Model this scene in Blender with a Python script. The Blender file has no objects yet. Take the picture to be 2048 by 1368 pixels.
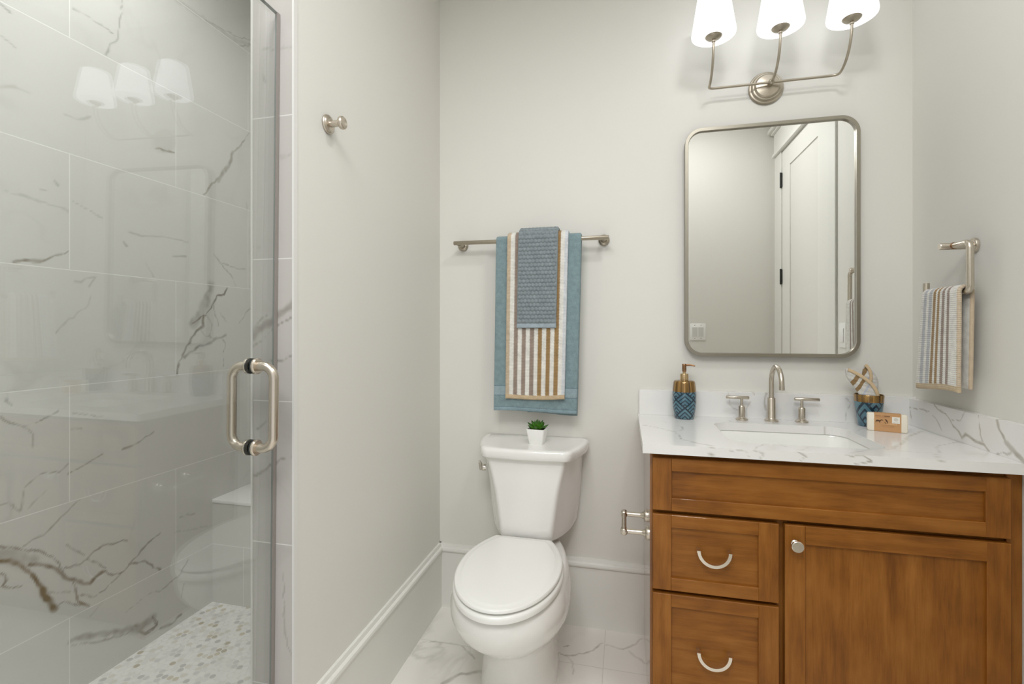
import bpy, bmesh, math, random
import numpy as np
from mathutils import Vector, Matrix

PI = math.pi
SC = bpy.context.scene
COL = SC.collection
random.seed(7)
RNG = np.random.RandomState(11)

# ---------------------------------------------------------------- camera, world, light, exposure
cam_data = bpy.data.cameras.new('camera')
cam_data.sensor_fit = 'HORIZONTAL'
cam_data.sensor_width = 36.0
cam_data.lens = 953.56 / 2048 * 36.0
cam_data.shift_y = -(684 - 657.8) / 2048
cam_data.clip_start = 0.02
cam = bpy.data.objects.new('camera', cam_data)
COL.objects.link(cam)
cam.location = (0, -2.0, 1.2315)
cam.rotation_euler = (PI / 2, 0, 0.2320)
SC.camera = cam

SC.view_settings.view_transform = 'Standard'
SC.view_settings.look = 'None'
SC.view_settings.gamma = 1.0
SC.view_settings.use_curve_mapping = False
SC.view_settings.exposure = -0.01
SC.cycles.use_denoising = True
SC.cycles.max_bounces = 10
SC.cycles.diffuse_bounces = 6
SC.cycles.transparent_max_bounces = 12
SC.cycles.sample_clamp_indirect = 6.0
SC.cycles.caustics_reflective = False
SC.cycles.caustics_refractive = False

world = bpy.data.worlds.new('world')
SC.world = world
world.use_nodes = True
world.node_tree.nodes['Background'].inputs[0].default_value = (1.0, 1.0, 1.0, 1)
world.node_tree.nodes['Background'].inputs[1].default_value = 0.9     # even white fill, let in where the hall is left open


def area(name, loc, size, power, rot=(0, 0, 0), color=(1, 1, 1), shape='DISK', size_y=None, spread=None):
    d = bpy.data.lights.new(name, 'AREA')
    d.shape = shape
    d.size = size
    if size_y:
        d.size_y = size_y
    d.energy = power
    d.color = color
    if spread:
        d.spread = spread
    o = bpy.data.objects.new(name, d)
    COL.objects.link(o)
    o.location = loc
    o.rotation_euler = rot
    return o


P_BATH, P_VANITY, P_MID, P_SHOWER, P_HALL = 5, 8, 0, 9, 34
area('ceiling_downlight_bath', (-0.55, -1.55, 2.735), 0.26, P_BATH, color=(1.0, 1.0, 1.0))
area('fill_light_vanity', (0.42, -1.08, 2.735), 0.26, P_VANITY, color=(1.0, 1.0, 1.0))  # added unseen fill, brightens the rear and right walls
area('fill_light_middle', (0.10, -0.62, 2.735), 0.26, P_MID, color=(1.0, 1.0, 1.0))  # added fill meant to lift the side walls, currently switched off
area('fill_light_shower', (-1.24, -0.95, 2.735), 0.45, P_SHOWER, color=(1.0, 1.0, 1.0))  # added unseen fill so the tile behind the glass is not dark
area('fill_light_hall', (-0.20, -2.30, 2.735), 0.9, P_HALL, color=(1.0, 1.0, 1.0), shape='SQUARE')  # added soft fill behind the camera, lights the room from the front
SHADE_EMIT = 1.4

# ---------------------------------------------------------------- node materials
def new_mat(name):
    m = bpy.data.materials.new(name)
    m.use_nodes = True
    nt = m.node_tree
    return m, nt, nt.nodes, nt.links, nt.nodes['Principled BSDF']


def pmat(name, col, rough=0.5, metal=0.0, coat=0.0, coat_rough=0.05, spec=0.5, bump=None, emit=None, sheen=0.0, sss=0.0):
    m, nt, N, L, b = new_mat(name)
    b.inputs['Base Color'].default_value = (*col, 1)
    b.inputs['Roughness'].default_value = rough
    b.inputs['Metallic'].default_value = metal
    b.inputs['Coat Weight'].default_value = coat
    b.inputs['Coat Roughness'].default_value = coat_rough
    b.inputs['Specular IOR Level'].default_value = spec
    b.inputs['Sheen Weight'].default_value = sheen
    if emit:
        b.inputs['Emission Color'].default_value = (*emit[0], 1)
        b.inputs['Emission Strength'].default_value = emit[1]
    if bump:
        scale, strength, dist = bump
        tc = N.new('ShaderNodeTexCoord')
        nz = N.new('ShaderNodeTexNoise')
        nz.inputs['Scale'].default_value = scale
        nz.inputs['Detail'].default_value = 4
        bp = N.new('ShaderNodeBump')
        bp.inputs['Strength'].default_value = strength
        bp.inputs['Distance'].default_value = dist
        L.new(tc.outputs['Object'], nz.inputs['Vector'])
        L.new(nz.outputs['Fac'], bp.inputs['Height'])
        L.new(bp.outputs['Normal'], b.inputs['Normal'])
    return m


def ramp(N, stops, interp='LINEAR'):
    r = N.new('ShaderNodeValToRGB')
    r.color_ramp.interpolation = interp
    e = r.color_ramp.elements
    while len(e) < len(stops):
        e.new(0.5)
    for k, (p, c) in enumerate(stops):
        e[k].position = p
        e[k].color = (*c, 1)
    return r


def mth(N, L, op, a, b=None, c=None):
    n = N.new('ShaderNodeMath')
    n.operation = op
    for k, v in enumerate((a, b, c)):
        if v is None:
            continue
        if isinstance(v, (int, float)):
            n.inputs[k].default_value = v
        else:
            L.new(v, n.inputs[k])
    return n.outputs[0]


def mixc(N, L, fac, a, b):
    n = N.new('ShaderNodeMix')
    n.data_type = 'RGBA'
    for k, v in ((0, fac), (6, a), (7, b)):
        if isinstance(v, tuple):
            n.inputs[k].default_value = (*v, 1)
        elif isinstance(v, (int, float)):
            n.inputs[k].default_value = v
        else:
            L.new(v, n.inputs[k])
    return n.outputs[2]


def stone_mat(name, base, axes, brick=None, rough=0.2, fine=0.12, vein_gray=(0.165, 0.16, 0.14), vein_warm=(0.19, 0.145, 0.075), grout=(0.70, 0.695, 0.67), fscale=3.0):
    """Marble look; painted veins come from the mesh attribute 'vein'; brick = (width, height, u0, v0, offset)."""
    m, nt, N, L, b = new_mat(name)
    tc = N.new('ShaderNodeTexCoord')
    sep = N.new('ShaderNodeSeparateXYZ')
    L.new(tc.outputs['Object'], sep.inputs[0])
    u, v = sep.outputs[axes[0]], sep.outputs[axes[1]]
    nz = N.new('ShaderNodeTexNoise')
    nz.inputs['Scale'].default_value = fscale
    nz.inputs['Detail'].default_value = 7
    nz.inputs['Distortion'].default_value = 0.9
    vec = N.new('ShaderNodeCombineXYZ')
    L.new(u, vec.inputs[0])
    L.new(v, vec.inputs[1])
    fac_grout = None
    if brick:
        w, h, u0, v0, off = brick
        cv = N.new('ShaderNodeCombineXYZ')
        L.new(mth(N, L, 'SUBTRACT', u, u0), cv.inputs[0])
        L.new(mth(N, L, 'SUBTRACT', v, v0), cv.inputs[1])
        bt = N.new('ShaderNodeTexBrick')
        bt.offset = off
        bt.offset_frequency = 2
        bt.inputs['Scale'].default_value = 1.0
        bt.inputs['Color1'].default_value = (0, 0, 0, 1)
        bt.inputs['Color2'].default_value = (1, 1, 1, 1)
        bt.inputs['Mortar Size'].default_value = 0.0016
        bt.inputs['Mortar Smooth'].default_value = 0.2
        bt.inputs['Bias'].default_value = 0.0
        bt.inputs['Brick Width'].default_value = w
        bt.inputs['Row Height'].default_value = h
        L.new(cv.outputs[0], bt.inputs['Vector'])
        fac_grout = bt.outputs['Fac']
        L.new(mth(N, L, 'MULTIPLY', bt.outputs['Color'], 7.0), vec.inputs[2])
    L.new(vec.outputs[0], nz.inputs['Vector'])
    # thin natural veins: ridges of the noise field
    rd = mth(N, L, 'ABSOLUTE', mth(N, L, 'SUBTRACT', nz.outputs['Fac'], 0.5))
    rd = mth(N, L, 'SUBTRACT', 1.0, mth(N, L, 'MULTIPLY', rd, 28.0))
    rd = mth(N, L, 'MAXIMUM', rd, 0.0)
    n2 = N.new('ShaderNodeTexNoise')
    n2.inputs['Scale'].default_value = fscale * 0.7
    n2.inputs['Detail'].default_value = 3
    L.new(vec.outputs[0], n2.inputs['Vector'])
    msk = mth(N, L, 'MULTIPLY', mth(N, L, 'MAXIMUM', mth(N, L, 'SUBTRACT', n2.outputs['Fac'], 0.5), 0.0), 6.0)
    thin = mth(N, L, 'MULTIPLY', mth(N, L, 'MULTIPLY', rd, mth(N, L, 'MINIMUM', msk, 1.0)), fine)
    cl = mth(N, L, 'MULTIPLY', mth(N, L, 'SUBTRACT', n2.outputs['Fac'], 0.5), 0.22)
    at = N.new('ShaderNodeAttribute')
    at.attribute_name = 'vein'
    asep = N.new('ShaderNodeSeparateColor')
    L.new(at.outputs['Color'], asep.inputs[0])
    c0 = mixc(N, L, mth(N, L, 'MAXIMUM', mth(N, L, 'ADD', cl, 0.06), 0.0), base, tuple(x * 0.72 for x in base))
    c1 = mixc(N, L, thin, c0, vein_gray)
    vc = mixc(N, L, asep.outputs[1], vein_gray, vein_warm)
    c2 = mixc(N, L, asep.outputs[0], c1, vc)
    if fac_grout is not None:
        c2 = mixc(N, L, fac_grout, c2, grout)
        bp = N.new('ShaderNodeBump')
        bp.invert = True
        bp.inputs['Strength'].default_value = 0.35
        bp.inputs['Distance'].default_value = 0.001
        L.new(fac_grout, bp.inputs['Height'])
        L.new(bp.outputs['Normal'], b.inputs['Normal'])
    L.new(c2, b.inputs['Base Color'])
    b.inputs['Roughness'].default_value = rough
    return m


def wood_mat(name, axis, coat=0.10, dark=(0.150, 0.050, 0.006), mid=(0.255, 0.092, 0.012), light=(0.335, 0.135, 0.024)):
    m, nt, N, L, b = new_mat(name)
    tc = N.new('ShaderNodeTexCoord')
    mp = N.new('ShaderNodeMapping')
    s = [50.0, 50.0, 50.0]
    s[axis] = 3.6
    mp.inputs['Scale'].default_value = s
    L.new(tc.outputs['Object'], mp.inputs['Vector'])
    n1 = N.new('ShaderNodeTexNoise')
    n1.inputs['Scale'].default_value = 1.0
    n1.inputs['Detail'].default_value = 6
    n1.inputs['Distortion'].default_value = 0.6
    L.new(mp.outputs[0], n1.inputs['Vector'])
    mp2 = N.new('ShaderNodeMapping')
    s2 = [16.0, 16.0, 16.0]
    s2[axis] = 7.0
    mp2.inputs['Scale'].default_value = s2
    L.new(tc.outputs['Object'], mp2.inputs['Vector'])
    n2 = N.new('ShaderNodeTexNoise')
    n2.inputs['Scale'].default_value = 1.0
    n2.inputs['Detail'].default_value = 3
    L.new(mp2.outputs[0], n2.inputs['Vector'])
    mp3 = N.new('ShaderNodeMapping')
    s3 = [420.0, 420.0, 420.0]
    s3[axis] = 24.0
    mp3.inputs['Scale'].default_value = s3
    L.new(tc.outputs['Object'], mp3.inputs['Vector'])
    n3 = N.new('ShaderNodeTexNoise')
    n3.inputs['Scale'].default_value = 1.0
    n3.inputs['Detail'].default_value = 2
    L.new(mp3.outputs[0], n3.inputs['Vector'])
    f = mth(N, L, 'ADD', mth(N, L, 'MULTIPLY', n1.outputs['Fac'], 0.42), mth(N, L, 'MULTIPLY', n2.outputs['Fac'], 0.42))
    f = mth(N, L, 'ADD', f, mth(N, L, 'MULTIPLY', n3.outputs['Fac'], 0.16))
    r = ramp(N, [(0.34, dark), (0.5, mid), (0.66, light)])
    L.new(f, r.inputs[0])
    L.new(r.outputs[0], b.inputs['Base Color'])
    b.inputs['Roughness'].default_value = 0.45
    b.inputs['Specular IOR Level'].default_value = 0.25
    b.inputs['Coat Weight'].default_value = coat
    b.inputs['Coat Roughness'].default_value = 0.03
    return m


def terry(name, stops=None, col=None, vstops=None, scale=900.0, rib=0.0, strength=0.5):
    """Towel cloth: colour by UV (u across the width, v in metres from the front hem)."""
    m, nt, N, L, b = new_mat(name)
    uv = N.new('ShaderNodeUVMap')
    sep = N.new('ShaderNodeSeparateXYZ')
    L.new(uv.outputs[0], sep.inputs[0])
    tc = N.new('ShaderNodeTexCoord')
    nz = N.new('ShaderNodeTexNoise')
    nz.inputs['Scale'].default_value = scale
    nz.inputs['Detail'].default_value = 2
    L.new(tc.outputs['Object'], nz.inputs['Vector'])
    big = N.new('ShaderNodeTexNoise')
    big.inputs['Scale'].default_value = 55.0
    big.inputs['Detail'].default_value = 4
    L.new(tc.outputs['Object'], big.inputs['Vector'])
    u = sep.outputs[0]
    if rib:
        wv = mth(N, L, 'SINE', mth(N, L, 'MULTIPLY', sep.outputs[1], 2 * PI / rib))
        u = mth(N, L, 'ADD', u, mth(N, L, 'MULTIPLY', wv, 0.007))
    if stops:
        r = ramp(N, stops, 'CONSTANT')
        L.new(u, r.inputs[0])
        c = r.outputs[0]
    else:
        c = mixc(N, L, 0.0, col, col)
    if vstops:
        k = None
        for lo, hi, cc in vstops:
            f = mth(N, L, 'MULTIPLY', mth(N, L, 'GREATER_THAN', sep.outputs[1], lo), mth(N, L, 'LESS_THAN', sep.outputs[1], hi))
            c = mixc(N, L, f, c, cc)
    dk = N.new('ShaderNodeMix')
    dk.data_type = 'RGBA'
    dk.blend_type = 'MULTIPLY'
    dk.inputs[0].default_value = 1.0
    L.new(c, dk.inputs[6])
    rr = ramp(N, [(0.30, (0.74, 0.74, 0.74)), (0.70, (1.14, 1.14, 1.14))])
    L.new(mth(N, L, 'ADD', mth(N, L, 'MULTIPLY', nz.outputs['Fac'], 0.5), mth(N, L, 'MULTIPLY', big.outputs['Fac'], 0.5)), rr.inputs[0])
    L.new(rr.outputs[0], dk.inputs[7])
    L.new(dk.outputs[2], b.inputs['Base Color'])
    b.inputs['Roughness'].default_value = 0.95
    b.inputs['Specular IOR Level'].default_value = 0.1
    b.inputs['Sheen Weight'].default_value = 0.25
    bp = N.new('ShaderNodeBump')
    bp.inputs['Strength'].default_value = strength
    bp.inputs['Distance'].default_value = 0.003
    h = nz.outputs['Fac']
    if rib:
        h = mth(N, L, 'ADD', h, mth(N, L, 'MULTIPLY', wv, 0.3))
    L.new(h, bp.inputs['Height'])
    L.new(bp.outputs['Normal'], b.inputs['Normal'])
    return m


M = {}
M['wall'] = pmat('painted_wall', (0.705, 0.694, 0.650), 0.55, bump=(350, 0.06, 0.001))
M['trim'] = pmat('painted_trim', (0.735, 0.73, 0.69), 0.35)
M['ceiling'] = pmat('ceiling_paint', (0.80, 0.79, 0.76), 0.8)
M['door_paint'] = pmat('door_paint', (0.745, 0.74, 0.70), 0.35)
M['edge_trim'] = pmat('tile_edge_trim', (0.70, 0.695, 0.67), 0.35)
M['nickel'] = pmat('brushed_nickel', (0.60, 0.54, 0.46), 0.27, 1.0)
M['nickel_dark'] = pmat('satin_nickel', (0.46, 0.41, 0.335), 0.33, 1.0)
M['nickel_light'] = pmat('pale_nickel', (0.86, 0.80, 0.70), 0.25, 1.0)
M['frame_metal'] = pmat('mirror_frame_metal', (0.36, 0.335, 0.28), 0.32, 1.0)
M['chrome'] = pmat('chrome', (0.66, 0.63, 0.57), 0.12, 1.0)
M['black'] = pmat('black_metal', (0.012, 0.012, 0.012), 0.4)
M['rubber'] = pmat('black_rubber', (0.01, 0.014, 0.013), 0.5)
M['ceramic'] = pmat('white_vitreous_china', (0.83, 0.825, 0.80), 0.12, coat=0.6, coat_rough=0.03)
M['plastic'] = pmat('white_seat_plastic', (0.83, 0.83, 0.80), 0.22)
M['switch'] = pmat('white_switch_plastic', (0.86, 0.86, 0.84), 0.3)
M['rocker'] = pmat('white_rocker_plastic', (0.66, 0.66, 0.64), 0.3)
M['sink'] = pmat('white_sink_china', (0.83, 0.83, 0.80), 0.12, coat=0.5)
M['pot'] = pmat('white_pot', (0.85, 0.85, 0.83), 0.35)
M['soil'] = pmat('dark_soil', (0.02, 0.016, 0.01), 0.9)
M['soap'] = pmat('cream_soap', (0.80, 0.755, 0.64), 0.5)
M['kraft'] = pmat('kraft_wrapper', (0.52, 0.29, 0.13), 0.7, bump=(300, 0.1, 0.0005))
M['ink'] = pmat('dark_brown_print', (0.10, 0.045, 0.02), 0.7)
M['ink_mid'] = pmat('brown_print', (0.30, 0.15, 0.065), 0.7)
M['ink_pale'] = pmat('pale_print', (0.66, 0.42, 0.22), 0.7)
M['sticker'] = pmat('white_sticker', (0.80, 0.77, 0.70), 0.6)
M['sticker_mark'] = pmat('grey_sticker_mark', (0.60, 0.58, 0.52), 0.6)
M['shadow_gap'] = pmat('gap_shade_brown', (0.035, 0.010, 0.003), 0.6)  # near-black brown that paints shade into cabinet gaps; not assigned to any mesh
M['seal'] = pmat('door_seal', (0.27, 0.245, 0.225), 0.35)
M['gold'] = pmat('gold_metal', (0.62, 0.46, 0.26), 0.22, 1.0)
M['bronze'] = pmat('dark_bronze_metal', (0.30, 0.17, 0.09), 0.25, 1.0)
M['hem_tan'] = pmat('tan_hem', (0.60, 0.46, 0.29), 0.9, bump=(700, 0.3, 0.001))
M['mirror'] = pmat('mirror_silver', (0.93, 0.94, 0.92), 0.0, 1.0)
M['shade'] = pmat('lit_opal_glass', (0.40, 0.40, 0.40), 0.25, emit=((0.95, 0.975, 1.0), SHADE_EMIT))
M['quartz'] = stone_mat('white_quartz', (0.80, 0.795, 0.78), (0, 1), rough=0.13, fine=0.03, vein_gray=(0.30, 0.275, 0.235), vein_warm=(0.36, 0.31, 0.21), fscale=2.2)
M['tile_left'] = stone_mat('shower_wall_tile', (0.575, 0.57, 0.54), (1, 2), (0.718, 0.3592, -0.8795, 1.4145 - 5 * 0.3592, 0.5), rough=0.22)
M['tile_back'] = stone_mat('shower_end_tile', (0.575, 0.57, 0.54), (0, 2), (0.718, 0.3592, -1.518, 1.4145 - 5 * 0.3592, 0.5), rough=0.22)
M['tile_bench'] = stone_mat('shower_bench_tile', (0.575, 0.57, 0.54), (0, 2), (0.718, 0.3592, -1.518 + 1.30, 1.4145 - 5 * 0.3592 - 0.095, 0.5), rough=0.22)
M['tile_jamb'] = stone_mat('jamb_tile', (0.52, 0.50, 0.475), (0, 2), (3.0, 0.3592, -2.0, 1.4085 - 4 * 0.3592, 0.0), rough=0.22)
M['tile_floor'] = stone_mat('floor_marble_tile', (0.81, 0.79, 0.745), (0, 1), (0.72, 0.3592, -0.076 - 0.72 * 3, -0.24 - 0.3592 * 12, 0.0), rough=0.22, vein_gray=(0.30, 0.285, 0.25), fine=0.3, fscale=2.6, grout=(0.66, 0.65, 0.61))
M['wood_h'] = wood_mat('stained_maple_horizontal', 0)
M['wood_v'] = wood_mat('stained_maple_vertical', 2)
M['wood_side'] = wood_mat('lacquered_end_panel', 2, coat=1.0)


def penny_mat():
    m, nt, N, L, b = new_mat('penny_round_mosaic')
    tc = N.new('ShaderNodeTexCoord')
    sep = N.new('ShaderNodeSeparateXYZ')
    L.new(tc.outputs['Object'], sep.inputs[0])
    a = 0.0215
    bb = a * math.sqrt(3)
    res = []
    for off in (0.0, 0.5):
        px = mth(N, L, 'ADD', mth(N, L, 'DIVIDE', sep.outputs[0], a), off)
        py = mth(N, L, 'ADD', mth(N, L, 'DIVIDE', sep.outputs[1], bb), off)
        fx = mth(N, L, 'SUBTRACT', mth(N, L, 'FRACT', px), 0.5)
        fy = mth(N, L, 'MULTIPLY', mth(N, L, 'SUBTRACT', mth(N, L, 'FRACT', py), 0.5), math.sqrt(3))
        d = mth(N, L, 'SQRT', mth(N, L, 'ADD', mth(N, L, 'MULTIPLY', fx, fx), mth(N, L, 'MULTIPLY', fy, fy)))
        cb = N.new('ShaderNodeCombineXYZ')
        L.new(mth(N, L, 'FLOOR', px), cb.inputs[0])
        L.new(mth(N, L, 'FLOOR', py), cb.inputs[1])
        cb.inputs[2].default_value = off * 7
        wn = N.new('ShaderNodeTexWhiteNoise')
        L.new(cb.outputs[0], wn.inputs['Vector'])
        res.append((d, wn.outputs['Value']))
    first = mth(N, L, 'LESS_THAN', res[0][0], res[1][0])
    d = mth(N, L, 'MINIMUM', res[0][0], res[1][0])
    val = mth(N, L, 'ADD', mth(N, L, 'MULTIPLY', res[0][1], first), mth(N, L, 'MULTIPLY', res[1][1], mth(N, L, 'SUBTRACT', 1.0, first)))
    r = ramp(N, [(0.0, (0.80, 0.79, 0.77)), (0.35, (0.77, 0.765, 0.745)), (0.58, (0.71, 0.70, 0.68)), (0.74, (0.66, 0.63, 0.56)),
                 (0.83, (0.60, 0.59, 0.58)), (0.90, (0.56, 0.50, 0.38)), (0.945, (0.48, 0.47, 0.46)), (0.98, (0.42, 0.37, 0.26))], 'CONSTANT')
    L.new(val, r.inputs[0])
    nz = N.new('ShaderNodeTexNoise')
    nz.inputs['Scale'].default_value = 90
    nz.inputs['Detail'].default_value = 4
    L.new(tc.outputs['Object'], nz.inputs['Vector'])
    gcol = ramp(N, [(0.3, (0.66, 0.65, 0.62)), (0.7, (0.84, 0.83, 0.80))])
    L.new(nz.outputs['Fac'], gcol.inputs[0])
    mask = N.new('ShaderNodeMapRange')
    mask.inputs[1].default_value = 0.40
    mask.inputs[2].default_value = 0.46
    L.new(d, mask.inputs[0])
    mar = mixc(N, L, mth(N, L, 'MULTIPLY', mth(N, L, 'SUBTRACT', 0.75, nz.outputs['Fac']), 0.35), r.outputs[0], (0.86, 0.85, 0.83))
    c = mixc(N, L, mask.outputs[0], mar, gcol.outputs[0])
    L.new(c, b.inputs['Base Color'])
    b.inputs['Roughness'].default_value = 0.45
    return m


def glass_mat():
    """Clear shower glass: a Fresnel mirror over tinted see-through."""
    m, nt, N, L, b = new_mat('clear_shower_glass')
    out = N['Material Output']
    N.remove(b)
    tr = N.new('ShaderNodeBsdfTransparent')
    tr.inputs[0].default_value = (0.980, 0.990, 0.985, 1)
    gl = N.new('ShaderNodeBsdfGlossy')
    gl.inputs['Roughness'].default_value = 0.0
    ge = N.new('ShaderNodeNewGeometry')
    dt = N.new('ShaderNodeVectorMath')
    dt.operation = 'DOT_PRODUCT'
    L.new(ge.outputs['Normal'], dt.inputs[0])
    L.new(ge.outputs['Incoming'], dt.inputs[1])
    g5 = mth(N, L, 'POWER', mth(N, L, 'SUBTRACT', 1.0, mth(N, L, 'ABSOLUTE', dt.outputs['Value'])), 5.0)
    fres = mth(N, L, 'ADD', 0.072, mth(N, L, 'MULTIPLY', g5, 0.928))
    mx = N.new('ShaderNodeMixShader')
    L.new(fres, mx.inputs[0])
    L.new(tr.outputs[0], mx.inputs[1])
    L.new(gl.outputs[0], mx.inputs[2])
    L.new(mx.outputs[0], out.inputs[0])
    return m


def glaze_mat(name, split, hd, n, zc, ang0, levels, plain=0.0):
    """Blue glaze with a lattice of diamonds holding nested dark chevrons, gold lustre band above z = split (object space)."""
    m, nt, N, L, b = new_mat(name)
    tc = N.new('ShaderNodeTexCoord')
    sep = N.new('ShaderNodeSeparateXYZ')
    L.new(tc.outputs['Object'], sep.inputs[0])
    ang = mth(N, L, 'ARCTAN2', sep.outputs[1], sep.outputs[0])
    t = mth(N, L, 'MULTIPLY', mth(N, L, 'SUBTRACT', ang, ang0), n / (2 * PI))
    z = mth(N, L, 'DIVIDE', mth(N, L, 'SUBTRACT', sep.outputs[2], zc), hd)
    a = mth(N, L, 'ADD', mth(N, L, 'ADD', z, t), 0.5)
    c = mth(N, L, 'ADD', mth(N, L, 'SUBTRACT', z, t), 0.5)
    fa, fc = mth(N, L, 'FRACT', a), mth(N, L, 'FRACT', c)
    up = mth(N, L, 'MINIMUM', mth(N, L, 'SUBTRACT', 1.0, fa), mth(N, L, 'SUBTRACT', 1.0, fc))
    dn = mth(N, L, 'MINIMUM', fa, fc)
    nest = mth(N, L, 'LESS_THAN', mth(N, L, 'FRACT', mth(N, L, 'MULTIPLY', up, levels)), 0.36)
    edge = mth(N, L, 'LESS_THAN', mth(N, L, 'MINIMUM', up, dn), 0.045)
    cb = N.new('ShaderNodeCombineXYZ')
    L.new(mth(N, L, 'FLOOR', a), cb.inputs[0])
    L.new(mth(N, L, 'FLOOR', c), cb.inputs[1])
    wn = N.new('ShaderNodeTexWhiteNoise')
    L.new(cb.outputs[0], wn.inputs['Vector'])
    nest = mth(N, L, 'MULTIPLY', nest, mth(N, L, 'GREATER_THAN', wn.outputs['Value'], plain))
    line = mth(N, L, 'MAXIMUM', nest, edge)
    nz = N.new('ShaderNodeTexNoise')
    nz.inputs['Scale'].default_value = 40
    nz.inputs['Detail'].default_value = 3
    L.new(tc.outputs['Object'], nz.inputs['Vector'])
    r = ramp(N, [(0.3, (0.045, 0.125, 0.185)), (0.7, (0.115, 0.235, 0.28))])
    L.new(nz.outputs['Fac'], r.inputs[0])
    blue = mixc(N, L, line, r.outputs[0], (0.008, 0.028, 0.048))
    st = N.new('ShaderNodeTexNoise')
    st.inputs['Scale'].default_value = 2.2
    st.inputs['Detail'].default_value = 1
    cb2 = N.new('ShaderNodeCombineXYZ')
    L.new(mth(N, L, 'MULTIPLY', ang, 2.0), cb2.inputs[0])
    L.new(cb2.outputs[0], st.inputs['Vector'])
    rg = ramp(N, [(0.35, (0.10, 0.055, 0.022)), (0.5, (0.25, 0.14, 0.036)), (0.65, (0.42, 0.24, 0.065))])
    L.new(st.outputs['Fac'], rg.inputs[0])
    top = mth(N, L, 'GREATER_THAN', sep.outputs[2], split)
    L.new(mixc(N, L, top, blue, rg.outputs[0]), b.inputs['Base Color'])
    L.new(mth(N, L, 'MULTIPLY', top, 0.5), b.inputs['Metallic'])
    b.inputs['Roughness'].default_value = 0.16
    b.inputs['Coat Weight'].default_value = 0.5
    return m


def leaf_mat():
    m, nt, N, L, b = new_mat('succulent_leaf')
    uv = N.new('ShaderNodeUVMap')
    sep = N.new('ShaderNodeSeparateXYZ')
    L.new(uv.outputs[0], sep.inputs[0])
    r = ramp(N, [(0.0, (0.20, 0.38, 0.06)), (0.5, (0.085, 0.25, 0.022)), (0.85, (0.030, 0.11, 0.010)), (1.0, (0.05, 0.06, 0.012))])
    L.new(sep.outputs[1], r.inputs[0])
    L.new(r.outputs[0], b.inputs['Base Color'])
    b.inputs['Roughness'].default_value = 0.38
    return m


M['penny'] = penny_mat()
M['glass'] = glass_mat()
M['leaf'] = leaf_mat()
M['glass_edge'] = pmat('polished_glass_edge', (0.24, 0.27, 0.25), 0.15)
WHITE, TAN, TAUPE, GOLDC, BLG = (0.80, 0.785, 0.74), (0.58, 0.47, 0.34), (0.33, 0.26, 0.215), (0.35, 0.225, 0.10), (0.50, 0.515, 0.54)
M['towel_blue'] = terry('blue_terry', col=(0.235, 0.325, 0.350), vstops=[(0.062, 0.098, (0.32, 0.41, 0.45)), (0.098, 0.102, (0.17, 0.25, 0.28)), (0.058, 0.062, (0.17, 0.25, 0.28)), (-0.01, 0.011, (0.29, 0.40, 0.45)), (0.011, 0.0135, (0.17, 0.25, 0.28))], scale=420.0, strength=0.8)
M['towel_stripe'] = terry('striped_terry', stops=[(0.0, TAN), (0.045, WHITE), (0.118, TAUPE), (0.190, WHITE), (0.258, TAUPE), (0.330, WHITE), (0.400, TAUPE), (0.474, WHITE),
    (0.542, GOLDC), (0.610, WHITE), (0.687, GOLDC), (0.755, WHITE), (0.826, GOLDC), (0.900, WHITE), (0.965, (0.66, 0.69, 0.72))],
    vstops=[(-0.01, 0.0145, (0.62, 0.48, 0.31))], rib=0.006, scale=700.0)
M['towel_grey'] = terry('grey_pebble_terry', col=(0.25, 0.29, 0.31), vstops=[(-0.01, 0.014, (0.36, 0.43, 0.48))], scale=900.0, strength=0.35)
M['towel_hand'] = terry('striped_hand_terry', stops=[(0.0, WHITE), (0.07, BLG), (0.15, WHITE), (0.22, BLG), (0.31, WHITE), (0.345, GOLDC), (0.42, WHITE), (0.47, GOLDC), (0.535, WHITE),
    (0.60, TAUPE), (0.67, WHITE), (0.735, TAUPE), (0.80, WHITE), (0.99, TAN)], vstops=[(-0.01, 0.0145, (0.58, 0.46, 0.30))], rib=0.006, scale=700.0)
M['wash'] = terry('striped_washcloth_terry', stops=[(0.0, WHITE), (0.26, GOLDC), (0.39, WHITE), (0.48, GOLDC), (0.58, WHITE), (0.70, (0.62, 0.66, 0.76)), (0.76, WHITE)], scale=800.0, strength=0.9)

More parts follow.
